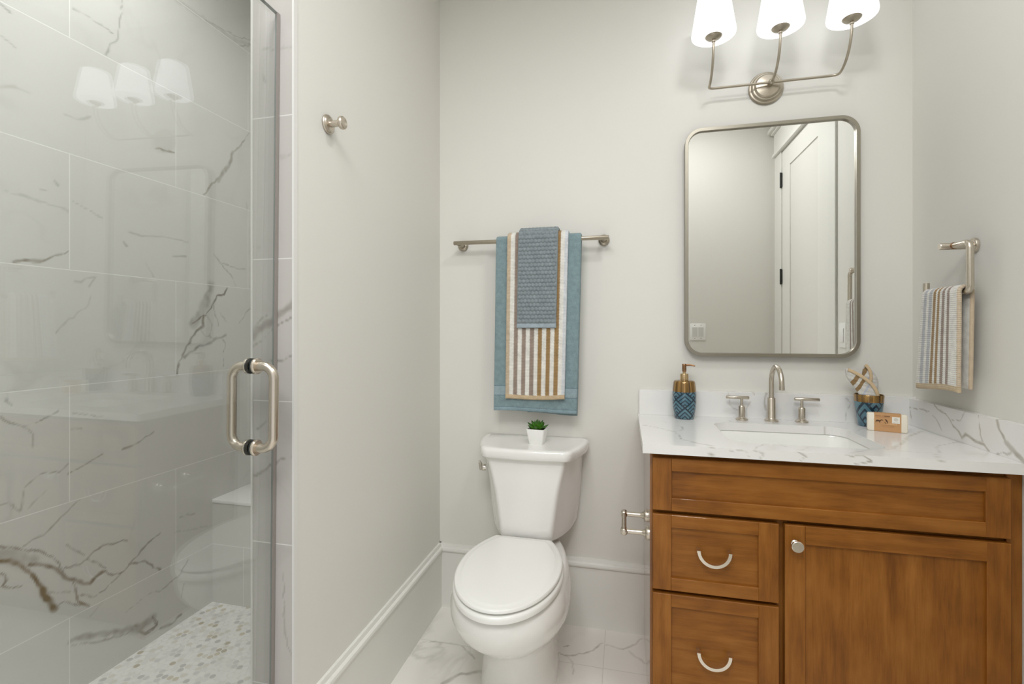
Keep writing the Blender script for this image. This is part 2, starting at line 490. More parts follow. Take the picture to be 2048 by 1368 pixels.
# ---------------------------------------------------------------- mesh helpers
class MB:
    """Collects vertices and faces in world space; build() links them as ONE mesh object."""
    def __init__(self):
        self.v, self.f, self.mi, self.uv = [], [], [], []
        self.cur = 0

    def add(self, vs, fs, uvs=None):
        o = len(self.v)
        self.v.extend([tuple(map(float, p)) for p in vs])
        self.uv.extend(uvs if uvs is not None else [(0.0, 0.0)] * len(vs))
        for f in fs:
            self.f.append([o + i for i in f])
            self.mi.append(self.cur)

    def box(self, a, b):
        (x0, y0, z0), (x1, y1, z1) = [min(p, q) for p, q in zip(a, b)], [max(p, q) for p, q in zip(a, b)]
        self.add([(x0, y0, z0), (x1, y0, z0), (x1, y1, z0), (x0, y1, z0), (x0, y0, z1), (x1, y0, z1), (x1, y1, z1), (x0, y1, z1)],
                 [(0, 3, 2, 1), (4, 5, 6, 7), (0, 1, 5, 4), (1, 2, 6, 5), (2, 3, 7, 6), (3, 0, 4, 7)])

    def loft(self, rings, cap0=True, cap1=True, uvs=None):
        n = len(rings[0])
        vs, fs, us = [], [], []
        for k, r in enumerate(rings):
            vs.extend(r)
            us.extend(uvs[k] if uvs else [(0, 0)] * n)
        for k in range(len(rings) - 1):
            for i in range(n):
                j = (i + 1) % n
                fs.append((k * n + i, k * n + j, (k + 1) * n + j, (k + 1) * n + i))
        if cap0:
            fs.append(tuple(range(n - 1, -1, -1)))
        if cap1:
            fs.append(tuple((len(rings) - 1) * n + i for i in range(n)))
        self.add(vs, fs, us)

    def tube(self, path, r, n=16, cap=True):
        path = [Vector(p) for p in path]
        rs = r if isinstance(r, (list, tuple)) else [r] * len(path)
        tans = []
        for i in range(len(path)):
            t = path[min(i + 1, len(path) - 1)] - path[max(i - 1, 0)]
            tans.append(t.normalized())
        ref = Vector((0, 0, 1)) if abs(tans[0].z) < 0.9 else Vector((1, 0, 0))
        nrm = (ref - tans[0] * ref.dot(tans[0])).normalized()
        rings = []
        for i, p in enumerate(path):
            nrm = (nrm - tans[i] * nrm.dot(tans[i])).normalized()
            bn = tans[i].cross(nrm)
            rings.append([p + (nrm * math.cos(2 * PI * k / n) + bn * math.sin(2 * PI * k / n)) * rs[i] for k in range(n)])
        self.loft(rings, cap, cap)

    def lathe(self, prof, origin, axis=(0, 0, 1), n=40):
        """prof: list of (radius, height along axis)."""
        a = Vector(axis).normalized()
        ref = Vector((1, 0, 0)) if abs(a.x) < 0.9 else Vector((0, 1, 0))
        u = (ref - a * ref.dot(a)).normalized()
        w = a.cross(u)
        o = Vector(origin)
        rings = [[o + a * h + (u * math.cos(2 * PI * k / n) + w * math.sin(2 * PI * k / n)) * max(r, 1e-5) for k in range(n)] for r, h in prof]
        self.loft(rings)

    def build(self, name, mats, parent=None, smooth=35, bevel=0.0, segs=2, weld=False):
        off = Vector((0, 0, 0))
        p = parent
        root = None
        while p is not None:
            root = p
            p = p.parent
        if root is not None:
            off = root.location.copy()
        me = bpy.data.meshes.new(name)
        me.from_pydata([(x - off.x, y - off.y, z - off.z) for x, y, z in self.v], [], self.f)
        mats = mats if isinstance(mats, (list, tuple)) else [mats]
        for m in mats:
            me.materials.append(m)
        if len(mats) > 1:
            me.polygons.foreach_set('material_index', self.mi)
        if any(u != (0.0, 0.0) for u in self.uv):
            lay = me.uv_layers.new(name='UVMap')
            vi = np.zeros(len(me.loops), dtype=np.int32)
            me.loops.foreach_get('vertex_index', vi)
            lay.data.foreach_set('uv', np.array(self.uv, dtype=np.float32)[vi].ravel())
        bm = bmesh.new()
        bm.from_mesh(me)
        if weld:
            bmesh.ops.remove_doubles(bm, verts=bm.verts, dist=1e-5)
        bmesh.ops.recalc_face_normals(bm, faces=bm.faces)
        if bevel > 0:
            es = [e for e in bm.edges if len(e.link_faces) == 2 and e.calc_face_angle(0) > math.radians(30)]
            bmesh.ops.bevel(bm, geom=es, offset=bevel, offset_type='OFFSET', segments=segs, profile=0.5, affect='EDGES', clamp_overlap=True)
        bm.to_mesh(me)
        bm.free()
        if smooth:
            me.polygons.foreach_set('use_smooth', [True] * len(me.polygons))
            me.set_sharp_from_angle(angle=math.radians(smooth))
        o = bpy.data.objects.new(name, me)
        COL.objects.link(o)
        if parent is not None:
            o.parent = parent
        return o


def thing(name, label, cat, loc, group=None):
    o = bpy.data.objects.new(name, None)
    COL.objects.link(o)
    o.location = loc
    o.empty_display_size = 0.05
    tag(o, label, cat, group)
    return o


def tag(o, label, cat, group=None):
    o['label'] = label
    o['category'] = cat
    if group:
        o['group'] = group
    return o


def struct(o):
    o['kind'] = 'structure'
    return o


def arc_pts(c, r, a0, a1, n, plane='xz', w=0.0):
    out = []
    for k in range(n + 1):
        a = a0 + (a1 - a0) * k / n
        p, q = r * math.cos(a), r * math.sin(a)
        out.append({'xz': (c[0] + p, c[1], c[2] + q), 'yz': (c[0], c[1] + p, c[2] + q), 'xy': (c[0] + p, c[1] + q, c[2])}[plane])
    return out


def rounded_path(pts, r, n=8):
    """Polyline with its corners rounded off by radius r (a number or one per inner corner)."""
    pts = [Vector(p) for p in pts]
    out = [pts[0]]
    for i in range(1, len(pts) - 1):
        rr = r[i - 1] if isinstance(r, (list, tuple)) else r
        a = (pts[i - 1] - pts[i]).normalized()
        b = (pts[i + 1] - pts[i]).normalized()
        ang = a.angle(b)
        d = rr / math.tan(ang / 2)
        p0, p1 = pts[i] + a * d, pts[i] + b * d
        c = pts[i] + (a + b).normalized() * (rr / math.sin(ang / 2))
        u, w = p0 - c, p1 - c
        th = u.angle(w)
        for k in range(n + 1):
            t = k / n
            out.append(c + (u * math.sin((1 - t) * th) + w * math.sin(t * th)) / math.sin(th))
    out.append(pts[-1])
    return out


def rrect(cx, cy, hx, hy, r, n=8):
    """Rounded rectangle outline, counter-clockwise, as (x, y)."""
    out = []
    for sx, sy, a0 in ((1, 1, 0), (-1, 1, PI / 2), (-1, -1, PI), (1, -1, 1.5 * PI)):
        for k in range(n + 1):
            a = a0 + PI / 2 * k / n
            out.append((cx + sx * (hx - r) + r * math.cos(a), cy + sy * (hy - r) + r * math.sin(a)))
    return out


# ---------------------------------------------------------------- marble veins painted as a mesh attribute
def vnoise(P, freq, seed):
    q = P * freq + seed * 17.13
    i = np.floor(q).astype(np.int64)
    f = q - i
    f = f * f * (3 - 2 * f)

    def h(ix, iy):
        n = (ix * 374761393 + iy * 668265263 + seed * 974711) & 0x7fffffff
        n = ((n ^ (n >> 13)) * 1274126177) & 0x7fffffff
        return ((n ^ (n >> 16)) & 0xffff) / 65535.0
    a, b = h(i[:, 0], i[:, 1]), h(i[:, 0] + 1, i[:, 1])
    c, d = h(i[:, 0], i[:, 1] + 1), h(i[:, 0] + 1, i[:, 1] + 1)
    return (a * (1 - f[:, 0]) + b * f[:, 0]) * (1 - f[:, 1]) + (c * (1 - f[:, 0]) + d * f[:, 0]) * f[:, 1]


def vein_field(P, veins, minw=0.0045):
    P = np.asarray(P, dtype=np.float64)
    val = np.zeros(len(P))
    warm = np.zeros(len(P))
    rng = np.random.RandomState(3)
    for k, (pts, w, s, wm) in enumerate(veins):
        w = max(w, minw)
        # break the line up into short, slightly jagged pieces
        q = [np.array(pts[0])]
        for a, b in zip(pts[:-1], pts[1:]):
            a, b = np.array(a), np.array(b)
            L = np.hypot(*(b - a))
            n = max(1, int(L / 0.014))
            nn = np.array([-(b - a)[1], (b - a)[0]]) / max(L, 1e-6)
            for i in range(1, n + 1):
                q.append(a + (b - a) * i / n + nn * rng.normal(0, 0.0018 + 0.06 * w) * (1 if i < n else 0.3))
        q = np.array(q)
        lo, hi = q.min(0) - w, q.max(0) + w
        sel = np.where((P[:, 0] > lo[0]) & (P[:, 0] < hi[0]) & (P[:, 1] > lo[1]) & (P[:, 1] < hi[1]))[0]
        if len(sel) == 0:
            continue
        S = P[sel]
        best = np.full(len(sel), 1e9)
        for a, b in zip(q[:-1], q[1:]):
            ab = b - a
            t = np.clip(((S - a) @ ab) / max(ab @ ab, 1e-12), 0, 1)
            best = np.minimum(best, np.hypot(*(S - a - t[:, None] * ab).T))
        hw = 0.5 * w * (0.55 + 0.9 * vnoise(S, 22, k + 1))
        best = best + (vnoise(S, 75, k + 5) - 0.5) * (0.002 + 0.15 * w)
        v = np.clip(1.25 - best / hw, 0, 1)
        v = np.minimum(v * v * (3 - 2 * v) * s * 1.25, 1.0) * (0.65 + 0.7 * vnoise(S, 60, k + 9))
        up = v > val[sel]
        warm[sel] = np.where(up, wm, warm[sel])
        val[sel] = np.maximum(val[sel], v)
    return val, warm


def set_vein(o, P, veins, minw=0.0045, only=None):
    """Writes the 'vein' attribute; P are the 2-D coordinates of the object's vertices."""
    v, w = vein_field(P, veins, minw)
    if only is not None:
        v = v * only
    at = o.data.attributes.new('vein', 'FLOAT_COLOR', 'POINT')
    c = np.zeros((len(v), 4), dtype=np.float32)
    c[:, 0], c[:, 1], c[:, 3] = v, w, 1
    at.data.foreach_set('color', c.ravel())


def verts_of(o):
    a = np.zeros(len(o.data.vertices) * 3)
    o.data.vertices.foreach_get('co', a)
    a = a.reshape(-1, 3)
    p = o
    while p.parent is not None:
        p = p.parent
    if p is not o:
        a = a + np.array(p.location)
    return a


def grid_slab(mb, us, vs, place, back):
    """Front face as a fine grid over us x vs through place(u, v), closed by a plain back at back(u, v) and four sides."""
    nu, nv = len(us), len(vs)
    pts = [place(u, v) for v in vs for u in us]
    fs = [(j * nu + i, j * nu + i + 1, (j + 1) * nu + i + 1, (j + 1) * nu + i) for j in range(nv - 1) for i in range(nu - 1)]
    rim = [i for i in range(nu)] + [j * nu + nu - 1 for j in range(1, nv)] + [(nv - 1) * nu + i for i in range(nu - 2, -1, -1)] + [j * nu for j in range(nv - 2, 0, -1)]
    o = len(pts)
    uvp = [(us[i % nu], vs[i // nu]) for i in rim]
    pts += [back(u, v) for u, v in uvp]
    m = len(rim)
    for k in range(m):
        fs.append((rim[k], o + k, o + (k + 1) % m, rim[(k + 1) % m]))
    fs.append(tuple(o + k for k in range(m)))
    mb.add(pts, fs)


def lin(a, b, step):
    n = max(1, int(round(abs(b - a) / step)))
    return [a + (b - a) * i / n for i in range(n + 1)]

V_SHOWER = [([(-1.048,0.593),(-1.028,0.584),(-1.009,0.567),(-0.988,0.54),(-0.971,0.512),(-0.959,0.485),(-0.948,0.462),(-0.939,0.433),(-0.927,0.402),(-0.918,0.383)],0.0181,0.75,0.8),([(-1.048,0.61),(-1.025,0.598),(-1.001,0.58),(-0.971,0.559)],0.0399,0.3,0.2),([(-1.048,0.633),(-1.022,0.621),(-1.001,0.604),(-0.982,0.59)],0.0074,0.45,0.4),([(-0.982,0.551),(-0.945,0.533),(-0.924,0.516),(-0.903,0.488),(-0.881,0.459),(-0.852,0.433),(-0.821,0.414),(-0.811,0.423),(-0.793,0.433),(-0.775,0.432)],0.0128,0.6,0.6),([(-0.775,0.432),(-0.753,0.406),(-0.726,0.4),(-0.699,0.411),(-0.683,0.415),(-0.641,0.401),(-0.615,0.374),(-0.584,0.342)],0.0085,0.5,0.3),([(-0.979,0.592),(-0.959,0.581),(-0.939,0.558),(-0.915,0.533),(-0.903,0.506),(-0.897,0.492)],0.0058,0.5,0.3),([(-0.894,0.501),(-0.852,0.488),(-0.828,0.499),(-0.811,0.51),(-0.782,0.52),(-0.738,0.509),(-0.703,0.501)],0.0048,0.42,0.3),([(-0.699,0.415),(-0.666,0.432),(-0.628,0.461),(-0.584,0.476)],0.0048,0.45,0.2),([(-0.871,0.443),(-0.862,0.413),(-0.858,0.378),(-0.845,0.363),(-0.825,0.344)],0.0069,0.55,0.8),([(-1.048,0.56),(-1.038,0.549),(-1.035,0.531),(-1.043,0.522),(-1.028,0.511),(-1.001,0.5)],0.0064,0.5,0.6),([(-0.945,0.457),(-0.915,0.434),(-0.878,0.418)],0.0043,0.3,0.2),([(-0.915,0.392),(-0.897,0.397),(-0.871,0.376),(-0.852,0.361)],0.0053,0.4,0.4),([(-0.848,0.391),(-0.818,0.367),(-0.775,0.37),(-0.738,0.39),(-0.715,0.402)],0.0048,0.42,0.2),([(-0.998,0.609),(-0.976,0.619),(-0.945,0.623),(-0.93,0.635),(-0.912,0.65),(-0.878,0.675),(-0.845,0.696)],0.0043,0.35,0.4),([(-0.828,0.496),(-0.8,0.471),(-0.775,0.44)],0.0048,0.45,0.3),([(-0.887,0.568),(-0.865,0.542),(-0.838,0.512)],0.0043,0.4,0.3),([(-0.878,0.265),(-0.845,0.258),(-0.793,0.233),(-0.738,0.208),(-0.679,0.184)],0.0266,0.42,0.35),([(-0.679,0.184),(-0.649,0.178),(-0.615,0.179)],0.0319,0.4,0.15),([(-0.878,0.251),(-0.845,0.237),(-0.8,0.21),(-0.775,0.204),(-0.719,0.184),(-0.67,0.172)],0.0048,0.45,0.6),([(-0.662,0.161),(-0.641,0.136),(-0.615,0.132),(-0.593,0.153),(-0.615,0.183)],0.0058,0.55,0.3),([(-1.048,0.747),(-1.02,0.737),(-1.004,0.714),(-0.998,0.749),(-0.993,0.771)],0.0043,0.3,0.4),([(-0.982,0.716),(-0.971,0.729),(-0.939,0.753)],0.0043,0.3,0.3),([(-0.707,0.257),(-0.658,0.271),(-0.615,0.272),(-0.584,0.26)],0.0037,0.28,0.2),([(-0.821,0.308),(-0.782,0.336)],0.0048,0.2,0.3),([(-0.615,0.187),(-0.595,0.144),(-0.64,0.141),(-0.659,0.158)],0.0093,0.5,0.2),([(-0.582,0.124),(-0.541,0.112),(-0.498,0.125)],0.0109,0.5,0.2),([(-0.883,0.785),(-0.835,0.8),(-0.784,0.82)],0.0054,0.35,0.4),([(-0.991,0.78),(-0.949,0.806),(-0.906,0.797),(-0.883,0.814)],0.0054,0.35,0.3),([(-0.505,0.505),(-0.438,0.493)],0.0047,0.3,0.1),([(-0.527,0.455),(-0.357,0.413)],0.0047,0.2,0.1),([(-0.589,0.26),(-0.498,0.284),(-0.468,0.323)],0.0047,0.35,0.1),([(-0.498,0.191),(-0.487,0.239)],0.0039,0.3,0.1),([(-0.278,1.407),(-0.296,1.38),(-0.331,1.374),(-0.348,1.344),(-0.39,1.286),(-0.43,1.264),(-0.453,1.25)],0.0078,0.8,0.3),([(-0.361,1.407),(-0.386,1.349),(-0.418,1.292),(-0.449,1.25)],0.0373,0.36,0.25),([(-0.398,1.285),(-0.398,1.244),(-0.43,1.223),(-0.453,1.196),(-0.476,1.163),(-0.491,1.13),(-0.509,1.092),(-0.516,1.059)],0.0117,0.6,0.4),([(-0.483,1.123),(-0.43,1.154),(-0.365,1.173),(-0.314,1.193),(-0.287,1.207)],0.014,0.45,0.2),([(-0.348,1.344),(-0.34,1.287),(-0.322,1.244)],0.0054,0.4,0.1),([(-0.305,1.193),(-0.287,1.171),(-0.3,1.113),(-0.296,1.068)],0.0047,0.42,0.1),([(-0.382,1.286),(-0.357,1.251),(-0.365,1.194)],0.0047,0.3,0.1),([(-0.314,1.302),(-0.278,1.259)],0.0047,0.25,0.1),([(-0.414,1.23),(-0.39,1.202),(-0.314,1.193)],0.0047,0.35,0.1),([(-1.018,1.42),(-0.998,1.427),(-0.97,1.429),(-0.941,1.436),(-0.919,1.451),(-0.883,1.473)],0.0078,0.55,0.6),([(-0.97,1.429),(-0.949,1.433)],0.014,0.3,0.5),([(-0.915,1.22),(-0.883,1.262),(-0.835,1.295),(-0.82,1.334)],0.0078,0.22,0.6),([(-0.864,1.38),(-0.805,1.402),(-0.825,1.367)],0.0078,0.22,0.5),([(-0.706,1.518),(-0.715,1.529)],0.0093,0.35,0.5),([(-0.701,1.567),(-0.671,1.564),(-0.608,1.569),(-0.541,1.576),(-0.468,1.572)],0.0062,0.25,0.5),([(-0.348,1.544),(-0.296,1.493),(-0.26,1.468),(-0.231,1.422)],0.0054,0.4,0.1),([(-0.305,1.514),(-0.231,1.501),(-0.173,1.501)],0.0054,0.35,0.1),([(-0.64,1.469),(-0.608,1.423)],0.0054,0.2,0.5),([(-0.142,1.328),(-0.173,1.307),(-0.212,1.26)],0.007,0.35,0.2),([(-0.534,1.509),(-0.476,1.514)],0.0062,0.3,0),([(-1.048,0.991),(-1.026,0.968),(-0.998,0.953),(-0.97,0.957),(-0.91,0.982)],0.0054,0.38,0.1),([(-1.033,1.054),(-1.035,1.031),(-1.022,1.017)],0.0062,0.45,0.1),([(-0.998,0.953),(-0.974,0.928),(-0.974,0.888)],0.0054,0.35,0.2),([(-0.869,0.969),(-0.835,0.958),(-0.784,0.946)],0.0054,0.35,0.1),([(-0.718,0.82),(-0.653,0.835),(-0.608,0.856)],0.0062,0.4,0.4),([(-0.873,0.92),(-0.845,0.916)],0.0054,0.3,0),([(-0.869,2.229),(-0.825,2.231),(-0.784,2.229),(-0.751,2.22)],0.0047,0.34,0.05),([(-0.721,2.355),(-0.729,2.28),(-0.735,2.213),(-0.762,2.179),(-0.773,2.139)],0.0054,0.34,0.05),([(-0.52,2.49),(-0.43,2.496),(-0.348,2.498),(-0.26,2.501),(-0.142,2.535)],0.0186,0.16,0.3),([(-0.398,2.495),(-0.305,2.511),(-0.212,2.529),(-0.142,2.561)],0.007,0.3,0.2),([(-0.212,2.491),(-0.142,2.538)],0.0109,0.35,0.6),([(-0.153,2.131),(-0.212,2.042),(-0.25,1.998),(-0.269,1.947),(-0.322,1.871),(-0.365,1.822),(-0.398,1.778)],0.007,0.4,0.7),([(-0.246,2.007),(-0.269,1.943),(-0.287,1.911)],0.0202,0.4,0.5),([(-0.296,1.905),(-0.327,1.862)],0.0233,0.45,0.5),([(-0.602,1.891),(-0.569,1.897),(-0.527,1.904)],0.007,0.45,0.7),([(-1.048,1.896),(-1.018,1.911),(-0.978,1.913)],0.014,0.16,0.4),([(-0.892,1.889),(-0.859,1.888),(-0.82,1.915)],0.0078,0.2,0.3),([(-1.048,2.126),(-1.026,2.117)],0.007,0.4,0.1),([(-1.048,2.039),(-1.014,2.024)],0.0078,0.2,0.1),([(-0.869,1.628),(-0.82,1.613),(-0.784,1.594)],0.0062,0.25,0.1),([(-1.037,1.617),(-0.991,1.611),(-0.928,1.602),(-0.883,1.595)],0.007,0.2,0.1),([(-0.919,1.677),(-0.91,1.666)],0.0109,0.35,0),([(-0.954,1.641),(-0.941,1.642)],0.0062,0.3,0),([(-0.173,1.809),(-0.168,1.775)],0.0062,0.3,0.6)]
V_JAMB = [([(-0.925,1.213),(-0.889,1.243),(-0.854,1.265),(-0.794,1.299)],0.0256,0.36,0.3),([(-0.925,1.187),(-0.884,1.213),(-0.854,1.239),(-0.804,1.264)],0.0043,0.4,0.4),([(-0.92,1.243),(-0.884,1.265)],0.0034,0.35,0.1),([(-0.92,0.973),(-0.884,0.996)],0.003,0.3,0.1),([(-0.884,1.148),(-0.844,1.151),(-0.804,1.166)],0.0034,0.4,0.3),([(-0.925,0.855),(-0.884,0.875),(-0.844,0.904),(-0.804,0.919)],0.006,0.42,0.4),([(-0.834,0.617),(-0.829,0.467),(-0.809,0.41)],0.0034,0.3,0.2),([(-0.925,1.945),(-0.864,1.937),(-0.804,1.938)],0.0026,0.2,0.1),([(-0.844,1.664),(-0.804,1.673)],0.003,0.3,0.1),([(-0.894,1.876),(-0.889,1.858)],0.0043,0.35,0.0)]
V_COUNTER = [([(0.057,-0.241),(0.098,-0.259),(0.164,-0.334),(0.172,-0.436),(0.22,-0.487),(0.244,-0.501),(0.248,-0.523)],0.0036,0.45,0.2),([(0.165,-0.322),(0.193,-0.289),(0.194,-0.236),(0.18,-0.226)],0.0031,0.4,0.1),([(0.383,-0.105),(0.384,-0.074)],0.0031,0.4,0.1),([(0.682,-0.121),(0.689,-0.172)],0.0036,0.4,0.1),([(0.35,-0.532),(0.399,-0.451),(0.44,-0.425),(0.457,-0.47)],0.0042,0.3,0.1),([(0.593,-0.509),(0.643,-0.48),(0.712,-0.428),(0.746,-0.438)],0.0042,0.3,0.5),([(0.751,-0.419),(0.82,-0.325),(0.888,-0.223),(0.969,-0.132)],0.0125,0.32,0.8),([(0.471,-0.503),(0.492,-0.498),(0.515,-0.465)],0.0031,0.4,0),([(0.753,-0.445),(0.836,-0.451)],0.0016,0.25,0),([(0.981,-0.287),(0.892,-0.356),(0.873,-0.383),(0.86,-0.419),(0.821,-0.48),(0.807,-0.513)],0.0025,0.4,0.1),([(0.132,-0.149),(0.162,-0.187)],0.0031,0.2,0.1),([(0.755,-0.182),(0.805,-0.119)],0.0031,0.2,0.1)]
V_EDGE = [([(0.24,0.894),(0.254,0.882),(0.242,0.867)],0.0055,0.55,0.2),([(0.294,0.88),(0.319,0.886),(0.337,0.884),(0.344,0.869)],0.0028,0.35,0.1),([(0.352,0.887),(0.384,0.881),(0.372,0.864)],0.0028,0.35,0.1),([(0.47,0.89),(0.491,0.878),(0.474,0.863)],0.0037,0.5,0.2),([(0.587,0.889),(0.631,0.887),(0.648,0.875),(0.631,0.869),(0.609,0.865)],0.0051,0.55,0.3),([(0.807,0.887),(0.814,0.875),(0.812,0.861)],0.0025,0.5,0.1)]
V_SIDE = [([(-0.16,0.983),(-0.179,0.972),(-0.217,0.963),(-0.235,0.949),(-0.253,0.931),(-0.279,0.919),(-0.291,0.903)],0.007,0.55,0.5),([(-0.291,0.903),(-0.308,0.917),(-0.336,0.909),(-0.381,0.906),(-0.401,0.891)],0.0082,0.5,0.5),([(-0.24,0.947),(-0.287,0.954),(-0.295,0.971),(-0.308,0.988)],0.0044,0.5,0.4),([(-0.361,0.984),(-0.363,0.959),(-0.37,0.928),(-0.377,0.913)],0.0022,0.5,0.2),([(-0.431,0.984),(-0.437,0.96),(-0.451,0.945),(-0.461,0.93)],0.0082,0.5,0.4),([(-0.461,0.93),(-0.48,0.917),(-0.499,0.906),(-0.521,0.895)],0.0139,0.5,0.4),([(-0.431,0.889),(-0.451,0.9),(-0.48,0.905)],0.0063,0.5,0.4),([(-0.021,0.953),(-0.066,0.952),(-0.104,0.957),(-0.135,0.956)],0.0025,0.5,0.1),([(-0.018,0.953),(-0.038,0.902)],0.0019,0.5,0),([(-0.15,0.946),(-0.179,0.929),(-0.198,0.905)],0.0022,0.3,0.2)]
V_BACKS = [([(0.389,0.982),(0.395,0.94),(0.423,0.92)],0.0036,0.3,0.2),([(0.524,0.989),(0.516,0.962),(0.521,0.926)],0.0066,0.5,0.3),([(0.467,0.954),(0.45,0.918)],0.0036,0.25,0.1),([(0.79,0.977),(0.803,0.96),(0.788,0.925),(0.788,0.897)],0.0042,0.35,0.1),([(0.478,0.99),(0.482,0.981)],0.0048,0.3,0)]
V_FLOOR = [([(-0.745,-0.248),(-0.68,-0.239),(-0.62,-0.238),(-0.573,-0.275),(-0.544,-0.303)],0.0071,0.45,0.2),([(-0.615,-0.446),(-0.58,-0.394),(-0.528,-0.366),(-0.462,-0.35)],0.0159,0.4,0.2),([(-0.261,-0.19),(-0.219,-0.204),(-0.181,-0.195),(-0.129,-0.159),(-0.085,-0.099)],0.0071,0.45,0.1),([(-0.233,-0.158),(-0.214,-0.145)],0.0071,0.5,0.1),([(-0.069,-0.107),(-0.006,-0.117),(0.033,-0.083),(0.066,-0.037)],0.0088,0.3,0.1),([(-0.219,-0.204),(-0.184,-0.241),(-0.179,-0.294)],0.0062,0.3,0.1),([(0.017,-0.124),(0.072,-0.18)],0.0088,0.25,0.1),([(-0.801,-0.25),(-0.801,-0.282)],0.0049,0.55,0.1)]

# ================================================================ THE ROOM
XL, XR, YJ = -0.8036, 1.008, -0.9663       # painted partition, right wall, near end of the partition
XS = -1.671                                 # tiled far side of the shower
ZC = 2.74
FLOOR_Z = 0.0

mb = MB()
us, vs = lin(-1.75, 1.75, 0.02), None
mb = MB()
grid_slab(mb, [-0.93] + lin(-0.82, 0.12, 0.005) + lin(0.2, 1.75, 0.31), [-3.1, -2.0, -1.2] + lin(-0.75, 0.0, 0.005), lambda x, y: (x, y, 0.0), lambda x, y: (x, y, -0.1))
floor = struct(mb.build('floor', M['tile_floor'], smooth=0))
P = verts_of(floor)
set_vein(floor, P[:, :2], V_FLOOR, 0.006)

mb = MB()
mb.box((XS, -2.3, 0.0), (-0.93, 0.0, 0.095))
struct(mb.build('floor_shower', M['penny'], smooth=0))

mb = MB()
mb.box((-1.8, -3.1, ZC), (1.75, 0.12, ZC + 0.1))
struct(mb.build('ceiling', M['ceiling'], smooth=0))

mb = MB()
mb.box((-0.9274, 0.0, -0.1), (1.13, 0.12, ZC))
struct(mb.build('wall_back', M['wall'], smooth=0))
mb = MB()
mb.box((XS - 0.12, 0.0, -0.1), (-0.9274, 0.12, ZC))
struct(mb.build('wall_shower_end', M['tile_back'], smooth=0))

mb = MB()
grid_slab(mb, [-2.3] + lin(-1.55, 0.0, 0.0045), lin(0.0, ZC, 0.0045), lambda y, z: (XS, y, z), lambda y, z: (XS - 0.12, y, z))
o = struct(mb.build('wall_shower_side', M['tile_left'], smooth=0))
P = verts_of(o)
set_vein(o, P[:, 1:], V_SHOWER, 0.0060)
mb = MB()
mb.box((XS - 0.12, -2.42, -0.1), (-0.86, -2.3, ZC))
struct(mb.build('wall_shower_near', M['tile_back'], smooth=0))

# painted partition between shower and toilet, its near end clad in tile
mb = MB()
mb.box((-0.9174, YJ + 0.010, -0.1), (XL, 0.0, ZC))
part = struct(mb.build('wall_left', M['wall'], smooth=0))
mb = MB()
grid_slab(mb, lin(-0.9274, XL - 0.004, 0.004), lin(0.0, ZC, 0.006), lambda x, z: (x, YJ, z), lambda x, z: (x, YJ + 0.010, z))
jamb = mb.build('tile_facing', M['tile_jamb'], part, smooth=0)
P = verts_of(jamb)
set_vein(jamb, P[:, [0, 2]], V_JAMB, 0.005)
mb = MB()
mb.box((-0.9274, YJ + 0.010, 0.0), (-0.9174, 0.0, ZC))
mb.build('shower_facing', M['tile_left'], part, smooth=0)
mb = MB()
mb.box((-0.9296, YJ - 0.0022, 0.0), (-0.9246, YJ + 0.008, ZC))
struct(mb.build('trim_1', M['edge_trim'], smooth=0))
mb = MB()
mb.box((XL - 0.0045, YJ - 0.002, 0.0), (XL + 0.0012, YJ + 0.012, ZC))
struct(mb.build('trim_2', M['edge_trim'], smooth=0))

mb = MB()
mb.box((XR, -1.78, -0.1), (XR + 0.12, 0.0, ZC))
struct(mb.build('wall_right', M['wall'], smooth=0))
mb = MB()
mb.box((0.38, -1.78, 0.0), (XR, -1.664, ZC))
struct(mb.build('wall_rear', M['wall'], smooth=0))
mb = MB()
mb.box((1.65, -3.1, -0.1), (1.75, -1.78, ZC))
mb.box((XR + 0.12, -1.78, -0.1), (1.75, -1.68, ZC))
struct(mb.build('wall_hall_right', M['wall'], smooth=0))
mb = MB()
mb.box((-0.96, -3.1, -0.1), (-0.86, -2.42, ZC))
struct(mb.build('wall_hall_left', M['wall'], smooth=0))

# baseboards: flat board with a stepped cap
PROF = [(0.0, 0.0), (0.014, 0.0), (0.014, 0.2465), (0.0165, 0.248), (0.0205, 0.250), (0.0215, 0.256), (0.0200, 0.2635), (0.0165, 0.2665), (0.0115, 0.2680), (0.0105, 0.2735), (0.0085, 0.281), (0.0, 0.281)]
mb = MB()
mb.loft([[(XL, -d, z) for d, z in PROF], [(0.0752, -d, z) for d, z in PROF]])
struct(mb.build('baseboard_back', M['trim'], smooth=20))
mb = MB()
mb.loft([[(XL + d, YJ + 0.014, z) for d, z in PROF], [(XL + d, -0.0, z) for d, z in PROF]])
struct(mb.build('baseboard_left', M['trim'], smooth=20))
mb = MB()
mb.loft([[(XR - d, -0.665, z) for d, z in PROF], [(XR - d, -0.50, z) for d, z in PROF]])
struct(mb.build('baseboard_right', M['trim'], smooth=20))
mb = MB()
mb.loft([[(0.38, -1.664 + d, z) for d, z in PROF], [(XR, -1.664 + d, z) for d, z in PROF]])
struct(mb.build('baseboard_rear', M['trim'], smooth=20))

